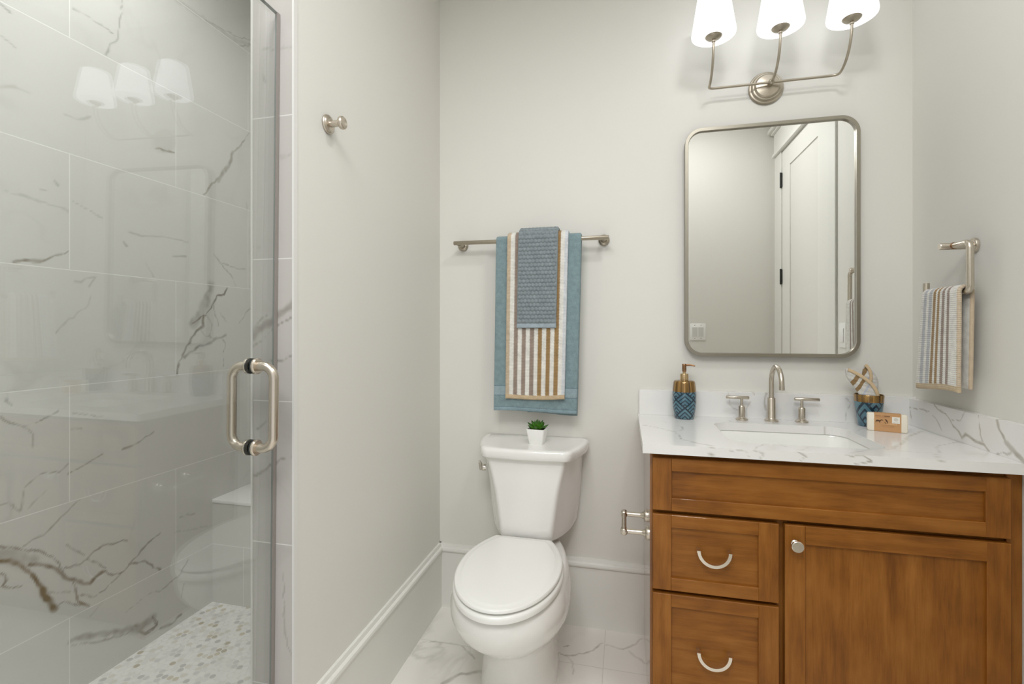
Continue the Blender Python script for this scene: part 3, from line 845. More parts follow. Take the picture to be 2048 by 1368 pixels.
# ---- tall white door in the right wall, seen in the mirror
mb = MB()
y0, y1, zt = -1.478, -0.755, 2.385
px0, px1, pz0, pz1 = -1.335, -0.892, 0.22, 2.262
xf, xp = XR - 0.006, XR + 0.004
mb.box((XR - 0.006, y0, 0.01), (XR + 0.03, px0, zt))
mb.box((XR - 0.006, px1, 0.01), (XR + 0.03, y1, zt))
mb.box((XR - 0.006, px0, 0.01), (XR + 0.03, px1, pz0))
mb.box((XR - 0.006, px0, pz1), (XR + 0.03, px1, zt))
mb.box((XR + 0.003, px0, pz0), (XR + 0.025, px1, pz1))
door = struct(mb.build('door_1', M['door_paint'], smooth=0))
for hz in (2.203, 1.573, 0.30):
    mb = MB()
    mb.box((XR - 0.014, y0 - 0.014, hz - 0.045), (XR - 0.004, y0 + 0.004, hz + 0.045))
    mb.tube([(XR - 0.014, y0 - 0.005, hz - 0.05), (XR - 0.014, y0 - 0.005, hz + 0.05)], 0.006, 10)
    mb.build('hinge', M['black'], door)
mb = MB()
mb.box((XR - 0.013, -1.612, 0.0), (XR, y0 - 0.006, zt + 0.01))
struct(mb.build('trim_3', M['trim'], smooth=0, bevel=0.002))
mb = MB()
mb.box((XR - 0.010, y1 + 0.004, 0.0), (XR, -0.668, zt + 0.01))
struct(mb.build('trim_4', M['trim'], smooth=0, bevel=0.002))
mb = MB()
mb.box((XR - 0.030, -1.622, zt + 0.01), (XR, -0.658, zt + 0.028))
mb.box((XR - 0.019, -1.612, zt + 0.028), (XR, -0.668, zt + 0.165))
mb.box((XR - 0.034, -1.628, zt + 0.165), (XR, -0.652, zt + 0.180))
mb.box((XR - 0.050, -1.644, zt + 0.180), (XR, -0.636, zt + 0.205))
struct(mb.build('trim_5', M['trim'], smooth=0, bevel=0.0015))

# ---- light switch on the rear wall and an outlet on the right wall, both seen in the mirror
t = thing('light_switch', 'white double rocker light switch plate reflected in the lower left of the mirror', 'light switch', (0.508, -1.664, 1.21))
mb = MB()
mb.box((0.4555, -1.664, 1.151), (0.561, -1.658, 1.269))
mb.build('cover_plate', M['switch'], t, bevel=0.002)
for sx in (0.4875, 0.529):
    mb = MB()
    mb.add([(sx - 0.0165, -1.658, 1.177), (sx + 0.0165, -1.658, 1.177), (sx + 0.0165, -1.658, 1.243), (sx - 0.0165, -1.658, 1.243),
            (sx - 0.0165, -1.6555, 1.177), (sx + 0.0165, -1.6555, 1.177), (sx + 0.0165, -1.651, 1.243), (sx - 0.0165, -1.651, 1.243)],
           [(0, 1, 2, 3), (4, 5, 6, 7), (0, 1, 5, 4), (1, 2, 6, 5), (2, 3, 7, 6), (3, 0, 4, 7)])
    mb.build('rocker', M['rocker'], t)
    for zz in (1.163, 1.257):
        mb = MB()
        mb.lathe([(0.0, 0.0), (0.003, 0.0), (0.003, 0.001), (0.0, 0.0014)], (sx, -1.658, zz), (0, 1, 0), 12)
        mb.build('screw', M['nickel'], t)
t = thing('wall_outlet', 'white outlet plate on right wall, mirrored behind the hand towel', 'outlet', (XR, -0.60, 1.20))
mb = MB()
mb.box((XR - 0.005, -0.637, 1.143), (XR, -0.567, 1.26))
mb.build('cover_plate', M['switch'], t, bevel=0.002)
mb = MB()
mb.box((XR - 0.008, -0.619, 1.168), (XR - 0.005, -0.585, 1.235))
mb.build('receptacle', M['switch'], t, bevel=0.001)

# ================================================================ SHOWER
t = thing('shower_bench', 'low marble-tiled bench at the end of the shower behind the glass', 'bench', (-1.30, -0.18, 0.095))
mb = MB()
mb.box((XS, -0.3538, 0.095), (-0.9274, 0.0, 0.509))
mb.build('bench_body', M['tile_bench'], t, smooth=0)
mb = MB()
mb.box((XS, -0.3575, 0.509), (-0.9274, 0.0, 0.523))
mb.build('bench_top', M['quartz'], t, bevel=0.002)

# frameless glass door, swung a touch out of line with the partition
GX, GB, GA = -0.8535, 0.022, 0.010
def gp(y, z, off=0.0):
    return (GX - GB * (y - YJ) + GA * (z - 1.05) + off, y, z)
t = thing('shower_door', 'clear frameless glass shower door with a brushed nickel pull handle', 'shower door', gp(-1.6, 0.11))
mb = MB()
ya, yb, za, zb = -2.26, YJ - 0.006, 0.115, 2.0215
mb.add([gp(ya, za), gp(yb, za), gp(yb, zb), gp(ya, zb), gp(ya, za, -0.010), gp(yb, za, -0.010), gp(yb, zb, -0.010), gp(ya, zb, -0.010)],
       [(0, 1, 2, 3), (7, 6, 5, 4), (0, 4, 5, 1), (1, 5, 6, 2), (2, 6, 7, 3), (3, 7, 4, 0)])
mb.mi = [0, 0, 1, 1, 1, 1]
pane = mb.build('glass_pane', [M['glass'], M['glass_edge']], t, smooth=0)
mb = MB()
mb.add([gp(yb - 0.006, za, 0.0012), gp(yb + 0.0045, za, 0.0012), gp(yb + 0.0045, zb, 0.0012), gp(yb - 0.006, zb, 0.0012),
        gp(yb - 0.006, za, 0.0), gp(yb + 0.0045, za, -0.011), gp(yb + 0.0045, zb, -0.011), gp(yb - 0.006, zb, 0.0)],
       [(0, 1, 2, 3), (7, 6, 5, 4), (0, 4, 5, 1), (1, 5, 6, 2), (2, 6, 7, 3), (3, 7, 4, 0)])
mb.build('edge_seal', M['seal'], t, smooth=0)
hy, hz0, hz1 = -1.0432, 0.951, 1.1437
for sgn, nm in ((1, 'outside'), (-1, 'inside')):
    f0 = 0.0 if sgn > 0 else -0.010
    mb = MB()
    mb.tube(rounded_path([gp(hy, hz1, f0), gp(hy, hz1, f0 + sgn * 0.0535), gp(hy, hz0, f0 + sgn * 0.0535), gp(hy, hz0, f0)], 0.030, 12), 0.0108, 24)
    h = mb.build('pull_handle', M['nickel'], t, smooth=60)
    if sgn > 0:
        h['label'] = 'brushed nickel pull on the room side of the glass'
    else:
        h['label'] = 'brushed nickel pull on the shower side of the glass'
    for z in (hz0, hz1):
        mb = MB()
        mb.lathe([(0.0, 0.0), (0.0185, 0.0), (0.0185, 0.003), (0.0, 0.003)], gp(hy, z, f0), (sgn, 0, 0), 32)
        mb.build('washer', M['rubber'], h)
        mb = MB()
        mb.lathe([(0.0, 0.003), (0.0175, 0.003), (0.0190, 0.0045), (0.0190, 0.008), (0.0165, 0.0105), (0.0, 0.0105)], gp(hy, z, f0), (sgn, 0, 0), 32)
        mb.build('collar', M['nickel'], h)

# ================================================================ ROBE HOOK
t = thing('robe_hook', 'small brushed nickel robe hook on the painted partition', 'hook', (XL, -0.8285, 1.7995))
mb = MB()
mb.lathe([(0.0, 0.0), (0.0255, 0.0), (0.0262, 0.003), (0.0250, 0.006), (0.0185, 0.0095), (0.0125, 0.0115), (0.0, 0.0115)], (XL, -0.8285, 1.7995), (1, 0, 0))
mb.build('flange', M['nickel'], t, smooth=50)
mb = MB()
mb.lathe([(0.0, 0.009), (0.0088, 0.009), (0.0088, 0.040), (0.0, 0.040)], (XL, -0.8285, 1.7995), (1, 0, 0))
mb.build('stem', M['nickel'], t, smooth=50)
mb = MB()
mb.lathe([(0.0, 0.037), (0.010, 0.037), (0.0165, 0.041), (0.0178, 0.045), (0.0172, 0.050), (0.0145, 0.0525), (0.0085, 0.0505), (0.0, 0.0495)], (XL, -0.8285, 1.7995), (1, 0, 0))
mb.build('knob', M['nickel'], t, smooth=50)

# ================================================================ TOILET
TX = -0.370
toilet = thing('toilet', 'white two-piece toilet with closed lid standing against the back wall', 'toilet', (TX, -0.40, 0.0))

def egg(cx, z, hw, yf, yb, ym, n=72, pf=2.0, pb=2.6, hwb=None):
    """Plan ring: half-ellipse to the front yf, squarer half to the back yb, widest at ym."""
    out = []
    for k in range(n):
        a = 2 * PI * k / n
        c, s = math.cos(a), math.sin(a)
        if s <= 0:
            x = math.copysign(abs(c) ** (2 / pf), c) * hw
            y = ym - (ym - yf) * abs(s) ** (2 / pf)
        else:
            x = math.copysign(abs(c) ** (2 / pb), c) * hw
            y = ym + (yb - ym) * abs(s) ** (2 / pb)
            if hwb is not None:
                t = (y - ym) / (yb - ym)
                x *= 1 + (hwb / hw - 1) * t * t
        out.append((cx + x, y, z))
    return out

# pedestal and bowl as one continuous casting
mb = MB()
BX = TX + 0.005
R = [egg(BX, 0.000, 0.134, -0.505, -0.085, -0.34, hwb=0.124), egg(BX, 0.012, 0.135, -0.507, -0.083, -0.34, hwb=0.124),
     egg(BX, 0.045, 0.130, -0.502, -0.085, -0.34, hwb=0.126), egg(BX, 0.11, 0.125, -0.505, -0.080, -0.34, hwb=0.126),
     egg(BX, 0.165, 0.125, -0.522, -0.075, -0.35, hwb=0.126), egg(TX, 0.200, 0.134, -0.552, -0.070, -0.36, hwb=0.130),
     egg(TX, 0.230, 0.152, -0.598, -0.065, -0.38, hwb=0.135), egg(TX, 0.262, 0.173, -0.645, -0.060, -0.40, hwb=0.140),
     egg(TX, 0.298, 0.188, -0.684, -0.055, -0.42, hwb=0.145), egg(TX, 0.333, 0.1935, -0.706, -0.050, -0.44, hwb=0.150),
     egg(TX, 0.362, 0.190, -0.714, -0.045, -0.45, hwb=0.155), egg(TX, 0.386, 0.182, -0.716, -0.040, -0.45, hwb=0.155),
     egg(TX, 0.398, 0.176, -0.712, -0.040, -0.45, hwb=0.153), egg(TX, 0.403, 0.166, -0.700, -0.045, -0.45, hwb=0.148)]
mb.loft(R)
mb.build('bowl', M['ceramic'], toilet, smooth=60)

def lid_outline(z, inset=0.0, n=40):
    """Seat outline: egg front, flat hinge edge at the back."""
    hw, yf, ym, yb, hb = 0.1705 - inset, -0.7265 + inset, -0.462, -0.250 - inset, 0.108 - inset
    pts = []
    for k in range(n + 1):                       # front half, right to left
        a = -PI * k / n
        pts.append((TX + hw * math.cos(a), ym + (ym - yf) * math.sin(a), z))
    m = 12
    for k in range(1, m + 1):                    # left side curving in to the hinge corner
        t = k / m
        pts.append((TX - (hw + (hb - hw) * t ** 2.1), ym + (yb - ym) * t, z))
    for k in range(1, 6):
        pts.append((TX - hb + 2 * hb * k / 6, yb, z))
    for k in range(m, 0, -1):
        t = k / m
        pts.append((TX + (hw + (hb - hw) * t ** 2.1), ym + (yb - ym) * t, z))
    return pts

mb = MB()
mb.loft([lid_outline(0.4075, 0.014), lid_outline(0.409, 0.003), lid_outline(0.413, -0.0045), lid_outline(0.424, -0.0055), lid_outline(0.4295, -0.0035), lid_outline(0.4325, 0.002), lid_outline(0.4335, 0.014)])
mb.build('seat', M['plastic'], toilet, smooth=50)
mb = MB()
mb.loft([lid_outline(0.4380, 0.014), lid_outline(0.4385, 0.003), lid_outline(0.4405, -0.0005), lid_outline(0.4465, -0.0005), lid_outline(0.4495, 0.002), lid_outline(0.4506, 0.008),
         lid_outline(0.4510, 0.017), lid_outline(0.4530, 0.021), lid_outline(0.4536, 0.026), lid_outline(0.4552, 0.07)])
mb.build('seat_lid', M['plastic'], toilet, smooth=40)
for sx in (-1, 1):
    mb = MB()
    mb.tube([(TX + sx * 0.070 - 0.022, -0.240, 0.428), (TX + sx * 0.070 + 0.022, -0.240, 0.428)], 0.011, 14)
    mb.build('hinge', M['plastic'], toilet)

# tank: trapezoid plan with soft ridges that sweep in towards the bottom
TKX = -0.367
def tank_ring(z, hb, hf, yb, yf, r=0.020, bow=0.012):
    base = [(hb, yb), (hf, yf), (-hf, yf), (-hb, yb)]
    P4 = [Vector((TKX + x, y, z)) for x, y in base]
    out = []
    m = 10
    for i in range(4):
        p, a, b = P4[i], P4[i - 1], P4[(i + 1) % 4]
        u, w = (a - p).normalized(), (b - p).normalized()
        rr = r if i in (1, 2) else 0.008
        d = rr
        for k in range(m + 1):
            t = k / m
            out.append(p + u * d * (1 - t) ** 2 + w * d * t ** 2)
        if i in (0, 2):                          # sides bow outward a little
            q0, q1 = p + w * d, b + (p - b).normalized() * (r if i == 0 else 0.008)
            nx = 1 if i == 0 else -1
            for k in range(1, 8):
                t = k / 8
                out.append(q0.lerp(q1, t) + Vector((nx * bow * 4 * t * (1 - t), 0, 0)))
        elif i == 1:                             # front barely bowed
            q0, q1 = p + w * d, b + (p - b).normalized() * r
            for k in range(1, 8):
                t = k / 8
                out.append(q0.lerp(q1, t) + Vector((0, -0.008 * 4 * t * (1 - t), 0)))
    return [tuple(q) for q in out]

mb = MB()
spec = [(0.415, 0.140, 0.080, -0.050, -0.195), (0.421, 0.155, 0.092, -0.040, -0.212), (0.434, 0.168, 0.098, -0.034, -0.220), (0.455, 0.177, 0.101, -0.030, -0.2225),
        (0.50, 0.184, 0.106, -0.026, -0.2235), (0.55, 0.189, 0.113, -0.024, -0.2240), (0.60, 0.193, 0.121, -0.022, -0.2245), (0.65, 0.196, 0.132, -0.022, -0.2250),
        (0.69, 0.199, 0.142, -0.022, -0.2255), (0.738, 0.202, 0.155, -0.022, -0.2260)]
mb.loft([tank_ring(*s) for s in spec])
mb.build('tank', M['ceramic'], toilet, smooth=60)
mb = MB()
lsp = [(0.7365, -0.006), (0.738, 0.0), (0.742, 0.003), (0.762, 0.003), (0.770, 0.0015), (0.7745, -0.0025), (0.7765, -0.010), (0.7768, -0.022)]
mb.loft([tank_ring(z, 0.222 + e, 0.170 + e, -0.014 - e * 0.5 if e < 0 else -0.014, -0.2435 - e, r=0.036, bow=0.010) for z, e in lsp])
mb.build('tank_lid', M['ceramic'], toilet, smooth=50)
# flush lever on the left flank
mb = MB()
ax = Vector((-0.96, -0.27, 0)).normalized()
lc = Vector((-0.556, -0.150, 0.672))
mb.lathe([(0.0, -0.01), (0.013, -0.01), (0.0135, 0.003), (0.011, 0.007), (0.0, 0.008)], lc, ax, 24)
tg = Vector((0.25, -0.92, 0.0)).normalized()
p0 = lc + ax * 0.009
mb.tube([p0 + tg * 0.006 + Vector((0, 0, -0.006)), p0 + Vector((0, 0, 0.0)), p0 - tg * 0.02 + ax * 0.004 + Vector((0, 0, 0.010)), p0 - tg * 0.036 + ax * 0.008 + Vector((0, 0, 0.016))], [0.007, 0.0085, 0.0075, 0.004], 14)
mb.build('flush_lever', M['chrome'], toilet, smooth=60)

# ================================================================ POTTED SUCCULENT on the tank lid
px, py, pz = -0.3385, -0.1270, 0.7768
t = thing('potted_succulent', 'small green succulent in a square white pot on the toilet tank', 'potted plant', (px, py, pz))
def sq(h, z, rot=-0.10, r=0.006):
    out = []
    for x, y in rrect(0, 0, h, h, r, 4):
        out.append((px + x * math.cos(rot) - y * math.sin(rot), py + x * math.sin(rot) + y * math.cos(rot), z))
    return out
mb = MB()
mb.loft([sq(0.0265, pz), sq(0.0275, pz + 0.002), sq(0.0365, pz + 0.058), sq(0.0362, pz + 0.060), sq(0.0335, pz + 0.060), sq(0.0320, pz + 0.050), sq(0.005, pz + 0.050, r=0.001)])
mb.build('pot', M['pot'], t, smooth=40)
mb = MB()
mb.loft([sq(0.0322, pz + 0.049), sq(0.0328, pz + 0.054), sq(0.01, pz + 0.056, r=0.002)])
mb.build('soil', M['soil'], t)
mb = MB()
rl = random.Random(4)
def leaf(az, tilt, ln, wd, base_z):
    n, m = 10, 8
    rings, uvs = [], []
    d = Vector((math.cos(az), math.sin(az), 0))
    sd = Vector((-math.sin(az), math.cos(az), 0))
    p = Vector((px, py, base_z)) + d * 0.003
    ang = tilt
    for i in range(m + 1):
        s = i / m
        w = wd * (0.45 + 1.25 * s - 1.7 * s ** 2 + 0.02) if s < 0.97 else 0.0006
        w = max(w, 0.0006)
        th = max(w * 0.30, 0.0005)
        tan = d * math.cos(ang) + Vector((0, 0, 1)) * math.sin(ang)
        nr = Vector((0, 0, 1)) * math.cos(ang) - d * math.sin(ang)
        rings.append([p + sd * math.cos(2 * PI * k / n) * w + nr * (math.sin(2 * PI * k / n) * th + 0.35 * w * math.cos(2 * PI * k / n) ** 2) for k in range(n)])
        uvs.append([(0.5, s + 0.001)] * n)
        p = p + tan * (ln / m)
        ang += 0.10
    mb.loft(rings, uvs=uvs)
for k in range(7):
    leaf(k * 2 * PI / 7 + 0.2 + rl.uniform(-.12, .12), 0.12 + rl.uniform(-.06, .14), 0.047, 0.0185, pz + 0.056)
for k in range(6):
    leaf(k * 2 * PI / 6 + 0.6 + rl.uniform(-.12, .12), 0.58 + rl.uniform(-.1, .1), 0.040, 0.0180, pz + 0.058)
for k in range(4):
    leaf(k * 2 * PI / 4 + 0.3, 1.0 + rl.uniform(-.1, .1), 0.033, 0.0150, pz + 0.060)
for k in range(2):
    leaf(k * 2 * PI / 2 + 1.0, 1.30, 0.027, 0.0110, pz + 0.060)
mb.build('leaves', M['leaf'], t, smooth=60)

# ================================================================ TOWEL BAR AND TOWELS
BY, BZ = -0.065, 1.597
t = thing('towel_bar', 'brushed nickel towel bar above the toilet holding three layered towels', 'towel bar', (-0.388, 0.0, BZ))
mb = MB()
mb.tube([(-0.7135, BY, BZ + 0.002), (-0.712, BY, BZ + 0.002), (-0.0625, BY, BZ - 0.001), (-0.061, BY, BZ - 0.001)], [0.0075, 0.0088, 0.0088, 0.0075], 20)
mb.build('rail', M['nickel_dark'], t, smooth=50)
for x in (-0.6926, -0.0828):
    mb = MB()
    mb.lathe([(0.0, 0.0), (0.0225, 0.0), (0.0228, 0.006), (0.0205, 0.010), (0.0125, 0.0125), (0.0105, 0.018), (0.0100, 0.058), (0.0, 0.058)], (x, 0.0, BZ - 0.0005), (0, -1, 0))
    mb.build('post', M['nickel_dark'], t, smooth=50)


def drape(name, mat, xt, xb, R, th, zf, zb, yc, zc, nx=24, step=0.012, skew=(0.0, 0.0), bump=None, wave=0.0, seed=0, axis='x', xbb=None, parent=None, hang=0.0, flip=False):
    """A folded towel hung over a bar at (yc, zc): rounded-rectangle section swept down the front, over and down the back.
    xt / xb = (left, right) at the bar and at the bottom; axis 'x' = bar runs along x, 'y' = bar along y (front faces -x)."""
    path = []                                     # (y, z, ny, nz, v, t) ; t = 0 at the bar, 1 at the front hem, -1 at the back hem
    n1 = max(2, int((zc - zf) / step))
    for k in range(n1):
        f = 1 - k / n1
        path.append((yc - R - hang * f, zf + (zc - zf) * k / n1, -1, 0, (zc - zf) * k / n1, f))
    n2 = max(6, int(PI * R / step))
    for k in range(n2 + 1):
        a = PI - PI * k / n2
        path.append((yc + R * math.cos(a), zc + R * math.sin(a), math.cos(a), math.sin(a), zc - zf + R * (PI - a), 0.0))
    n3 = max(2, int((zc - zb) / 0.02))
    for k in range(1, n3 + 1):
        f = k / n3
        path.append((yc + R, zc - (zc - zb) * f, 1, 0, 1.0, -f))
    mb = MB()
    rings, uvs = [], []
    ne = 5
    for (y, z, ny, nz, v, tt) in path:
        f = abs(tt)
        bot = xb if tt >= 0 else (xbb or xb)
        x0, x1 = xt[0] + (bot[0] - xt[0]) * f, xt[1] + (bot[1] - xt[1]) * f
        ring, us = [], []
        loop = [(i / nx, 1, 1.0) for i in range(nx + 1)]
        loop += [(1 + 0.0, math.cos(PI * k / (ne + 1)), math.sin(PI * k / (ne + 1))) for k in range(1, ne + 1)]
        loop += [(1 - i / nx, -1, 1.0) for i in range(nx + 1)]
        loop += [(0.0, -math.cos(PI * k / (ne + 1)), math.sin(PI * k / (ne + 1))) for k in range(1, ne + 1)]
        for i, (u, side, ex) in enumerate(loop):
            x = x0 + th / 2 + (x1 - x0 - th) * u
            if nx < i <= nx + ne:
                x += th / 2 * ex
            elif i > 2 * nx + ne + 1:
                x -= th / 2 * ex
            d = side * th / 2
            wv = 0.0
            if wave and tt > 0:
                wv = wave * f * (math.sin(u * 5.1 + seed) + 0.6 * math.sin(u * 11 + seed * 2 + v * 6))
            if bump and side > 0 and i <= nx and tt >= 0:
                d += bump(x - x0, v, x1 - x0)
            zz = z + skew[0] * (u - 0.5) * (f if tt > 0 else 0) + (0.004 * math.sin(u * 4 + seed) * f if wave else 0)
            d += wv
            pt = (x, y + ny * d, zz + nz * d)
            if axis == 'y':                      # local x -> world y (mirrored), local y -> world x
                pt = (pt[1], pt[0], pt[2])
            ring.append(pt)
            us.append(((1 - u if flip else u) * 0.998 + 0.001, v))
        rings.append(ring)
        uvs.append(us)
    # round the two hems slightly
    def shrink(r, k, dz):
        c = np.mean(np.array(r), 0)
        out = []
        nloop = len(r)
        for i, p in enumerate(r):
            q = r[(2 * nx + 1 + ne - i) % nloop] if i <= 2 * nx + 1 + ne else p
            mid = [(a + b) / 2 for a, b in zip(p, q)]
            out.append((p[0] + (mid[0] - p[0]) * k, p[1] + (mid[1] - p[1]) * k, p[2] + dz))
        return out
    rings = [shrink(rings[0], 0.75, -th * 0.30), shrink(rings[0], 0.3, -th * 0.18)] + rings + [shrink(rings[-1], 0.5, -th * 0.2)]
    uvs = [uvs[0], uvs[0]] + uvs + [uvs[-1]]
    mb.loft(rings, uvs=uvs)
    return mb.build(name, mat, parent, smooth=70)


o = drape('bath_towel', M['towel_blue'], (-0.5215, -0.1685), (-0.531, -0.186), 0.0158, 0.0125, 0.8955, 0.884, BY, BZ, nx=40, step=0.01, wave=0.0022, seed=1.0, skew=(0.004, 0), xbb=(-0.395, -0.1865))
tag(o, 'pale blue bath towel with woven border, bottom layer on the towel bar', 'towel', 'towels on the towel bar')
o = drape('striped_towel', M['towel_stripe'], (-0.4705, -0.2185), (-0.4785, -0.2335), 0.0290, 0.0125, 0.9500, 1.02, BY, BZ, nx=60, step=0.006, wave=0.0015, seed=2.2, skew=(0.008, 0))
tag(o, 'white, taupe and gold striped towel, middle layer on the towel bar', 'towel', 'towels on the towel bar')

def pebble(dx, v, w):
    if v < 0.0155 or dx < 0.002 or dx > w - 0.002:
        return 0.0
    p, q = 0.0152, 0.0161
    row = math.floor((v - 0.0155) / q)
    yy = (v - 0.0155) - (row + 0.5) * q
    xx = (dx - 0.004 + (0.5 * p if row % 2 else 0.0)) % p - 0.5 * p
    d = math.hypot(xx / 0.0080, yy / 0.0078)
    b = math.sqrt(max(0.0, 1 - d * d)) * 0.0046
    if d < 0.28:
        b -= 0.0009 * (1 - d / 0.28)
    return b
o = drape('washcloth', M['towel_grey'], (-0.4215, -0.2580), (-0.4280, -0.2660), 0.0420, 0.0115, 1.2385, 1.33, BY, BZ, nx=120, step=0.0015, bump=pebble)
tag(o, 'grey-blue pebble-weave washcloth, top layer on the towel bar', 'washcloth', 'towels on the towel bar')

# ================================================================ VANITY LIGHT
LX, LZ, LY = 0.531, 2.150, -0.050
t = thing('vanity_light', 'three-light brushed nickel wall light with lit white glass shades above the mirror', 'wall light', (LX, 0.0, LZ))
mb = MB()
mb.lathe([(0.0, 0.0), (0.0610, 0.0), (0.0620, 0.006), (0.0590, 0.011), (0.0545, 0.0125), (0.0535, 0.0165), (0.0500, 0.021), (0.0455, 0.0225), (0.0440, 0.0265), (0.0400, 0.0300), (0.0250, 0.0335), (0.0, 0.0350)], (LX - 0.006, 0.0, LZ), (0, -1, 0), 48)
mb.build('backplate', M['nickel_dark'], t, smooth=25)
mb = MB()
mb.lathe([(0.0, 0.030), (0.009, 0.030), (0.009, 0.040), (0.0075, 0.043), (0.0075, 0.053), (0.0105, 0.056), (0.0075, 0.062), (0.0, 0.064)], (LX, 0.0, LZ), (0, -1, 0), 20)
mb.build('hub', M['nickel_dark'], t, smooth=50)
SX = (0.3125, 0.5315, 0.7515)
SD, SZ = -0.158, 2.282
def jarm(x, start):
    pts = list(start)
    for k in range(0, 19):
        a = (PI / 2) * k / 18
        pts.append((x, LY - 0.012 + (SD - LY + 0.012) * math.sin(a), SZ - 0.012 - (SZ - 0.012 - LZ) * math.cos(a)))
    return pts
for x in SX:
    if abs(x - LX) < 0.02:
        st = [(LX, LY, LZ)]
    else:
        sg = 1 if x > LX else -1
        st = [(LX, LY, LZ), (x - sg * 0.022, LY, LZ), (x - sg * 0.009, LY - 0.0022, LZ), (x - sg * 0.0025, LY - 0.007, LZ)]
    mb = MB()
    mb.tube(jarm(x, st), 0.0045, 14)
    mb.build('arm', M['nickel_dark'], t, smooth=60)
    mb = MB()
    mb.lathe([(0.0, -0.016), (0.0060, -0.016), (0.0078, -0.012), (0.0062, -0.008), (0.0110, -0.006), (0.0235, -0.0015), (0.0290, 0.004), (0.0300, 0.0065), (0.0, 0.0065)], (x, SD, SZ), (0, 0, 1), 32)
    mb.build('shade_holder', M['nickel_dark'], t, smooth=50)
    mb = MB()
    mb.lathe([(0.0, 0.0045), (0.045, 0.0045), (0.0690, 0.0060), (0.0745, 0.0095), (0.0755, 0.0150), (0.0745, 0.0220), (0.0545, 0.1480), (0.0530, 0.1500), (0.0510, 0.1480), (0.0715, 0.0220), (0.0690, 0.0120), (0.0, 0.0105)], (x, SD, SZ), (0, 0, 1), 48)
    mb.build('glass_shade', M['shade'], t, smooth=40)

# ================================================================ MIRROR
t = thing('wall_mirror', 'tall rounded-corner mirror in a thin brushed metal frame over the vanity', 'mirror', (0.5305, 0.0, 1.568))
mcx, mcz, mhx, mhz, mr = 0.5305, 1.5685, 0.3010, 0.4430, 0.064
def mring(inset, y):
    return [(x, y, z) for x, z in rrect(mcx, mcz, mhx - inset, mhz - inset, mr - inset, 12)]
mb = MB()
rings = [mring(0.0, -0.002), mring(0.0, -0.0305), mring(0.0008, -0.032), mring(0.0122, -0.032), mring(0.0130, -0.0312), mring(0.0135, -0.020), mring(0.020, -0.018), mring(0.020, -0.002)]
mb.loft(rings + [rings[0]], False, False)
mb.build('frame', M['frame_metal'], t, smooth=40, weld=True)
mb = MB()
mb.loft([mring(0.0138, -0.010), mring(0.0138, -0.0215)])
mb.build('mirror_glass', M['mirror'], t, smooth=0)

# ================================================================ VANITY CABINET
YF = -0.505                                     # front of the doors and drawers
cab = thing('vanity_cabinet', 'stained brown wood vanity cabinet with two drawers and one door', 'cabinet', (0.54, -0.25, 0.0))
mb = MB()
mb.cur = 1
mb.box((0.955, -0.477, 0.10), (0.973, -0.004, 0.8605))
mb.cur = 0
mb.box((0.093, -0.47, 0.10), (0.955, -0.004, 0.118))
mb.box((0.093, -0.4779, 0.836), (0.955, -0.466, 0.8605))
mb.box((0.093, -0.4779, 0.664), (0.955, -0.466, 0.702))
mb.box((0.093, -0.4779, 0.424), (0.43, -0.466, 0.462))
mb.box((0.093, -0.4779, 0.10), (0.955, -0.466, 0.128))
mb.cur = 1
mb.box((0.415, -0.4782, 0.10), (0.456, -0.462, 0.70))
mb.box((0.0932, -0.4785, 0.10), (0.110, -0.4625, 0.8605))
mb.box((0.938, -0.4785, 0.10), (0.9728, -0.4625, 0.8605))
mb.cur = 0
mb.box((0.0752, -0.42, 0.0), (0.973, -0.405, 0.10))
mb.build('cabinet_body', [M['wood_h'], M['wood_v']], cab, smooth=0)
mb = MB()
mb.box((0.0752, -0.4785, 0.0), (0.0930, -0.004, 0.8605))
mb.build('end_panel', M['wood_side'], cab, smooth=0)
mb = MB()
mb.box((0.9735, -0.4865, 0.0), (XR - 0.001, -0.467, 0.8605))
mb.build('filler_strip', M['wood_v'], cab, smooth=0)


def shaker(name, x0, x1, z0, z1, sw, rw, vertical_panel, parent):
    """Framed front: two stiles, two rails, a recessed flat panel."""
    yb = YF + 0.0200
    mb = MB()
    e = 0.0016
    def bar(a, b):
        (ax, az), (bx, bz) = a, b
        mb.add([(ax, yb, az), (bx, yb, az), (bx, yb, bz), (ax, yb, bz),
                (ax, YF + e, az), (bx, YF + e, az), (bx, YF + e, bz), (ax, YF + e, bz),
                (ax + e * ex0, YF, az + e * ez0), (bx - e * ex1, YF, az + e * ez0), (bx - e * ex1, YF, bz - e * ez1), (ax + e * ex0, YF, bz - e * ez1)],
               [(3, 2, 1, 0), (8, 9, 10, 11), (0, 1, 5, 4), (1, 2, 6, 5), (2, 3, 7, 6), (3, 0, 4, 7), (4, 5, 9, 8), (5, 6, 10, 9), (6, 7, 11, 10), (7, 4, 8, 11)])
    mb.cur = 1
    ex0, ex1, ez0, ez1 = 1, 0.9, 1, 1
    bar((x0, z0), (x0 + sw, z1))
    bar((x1 - sw, z0), (x1, z1))
    mb.cur = 0
    ex0, ex1, ez0, ez1 = 0, 0, 1, 0.9
    bar((x0 + sw, z0), (x1 - sw, z0 + rw))
    bar((x0 + sw, z1 - rw), (x1 - sw, z1))
    mb.cur = 1 if vertical_panel else 0
    mb.box((x0 + sw - 0.002, YF + 0.0085, z0 + rw - 0.002), (x1 - sw + 0.002, yb - 0.001, z1 - rw + 0.002))
    return mb.build(name, [M['wood_h'], M['wood_v']], parent, smooth=0)


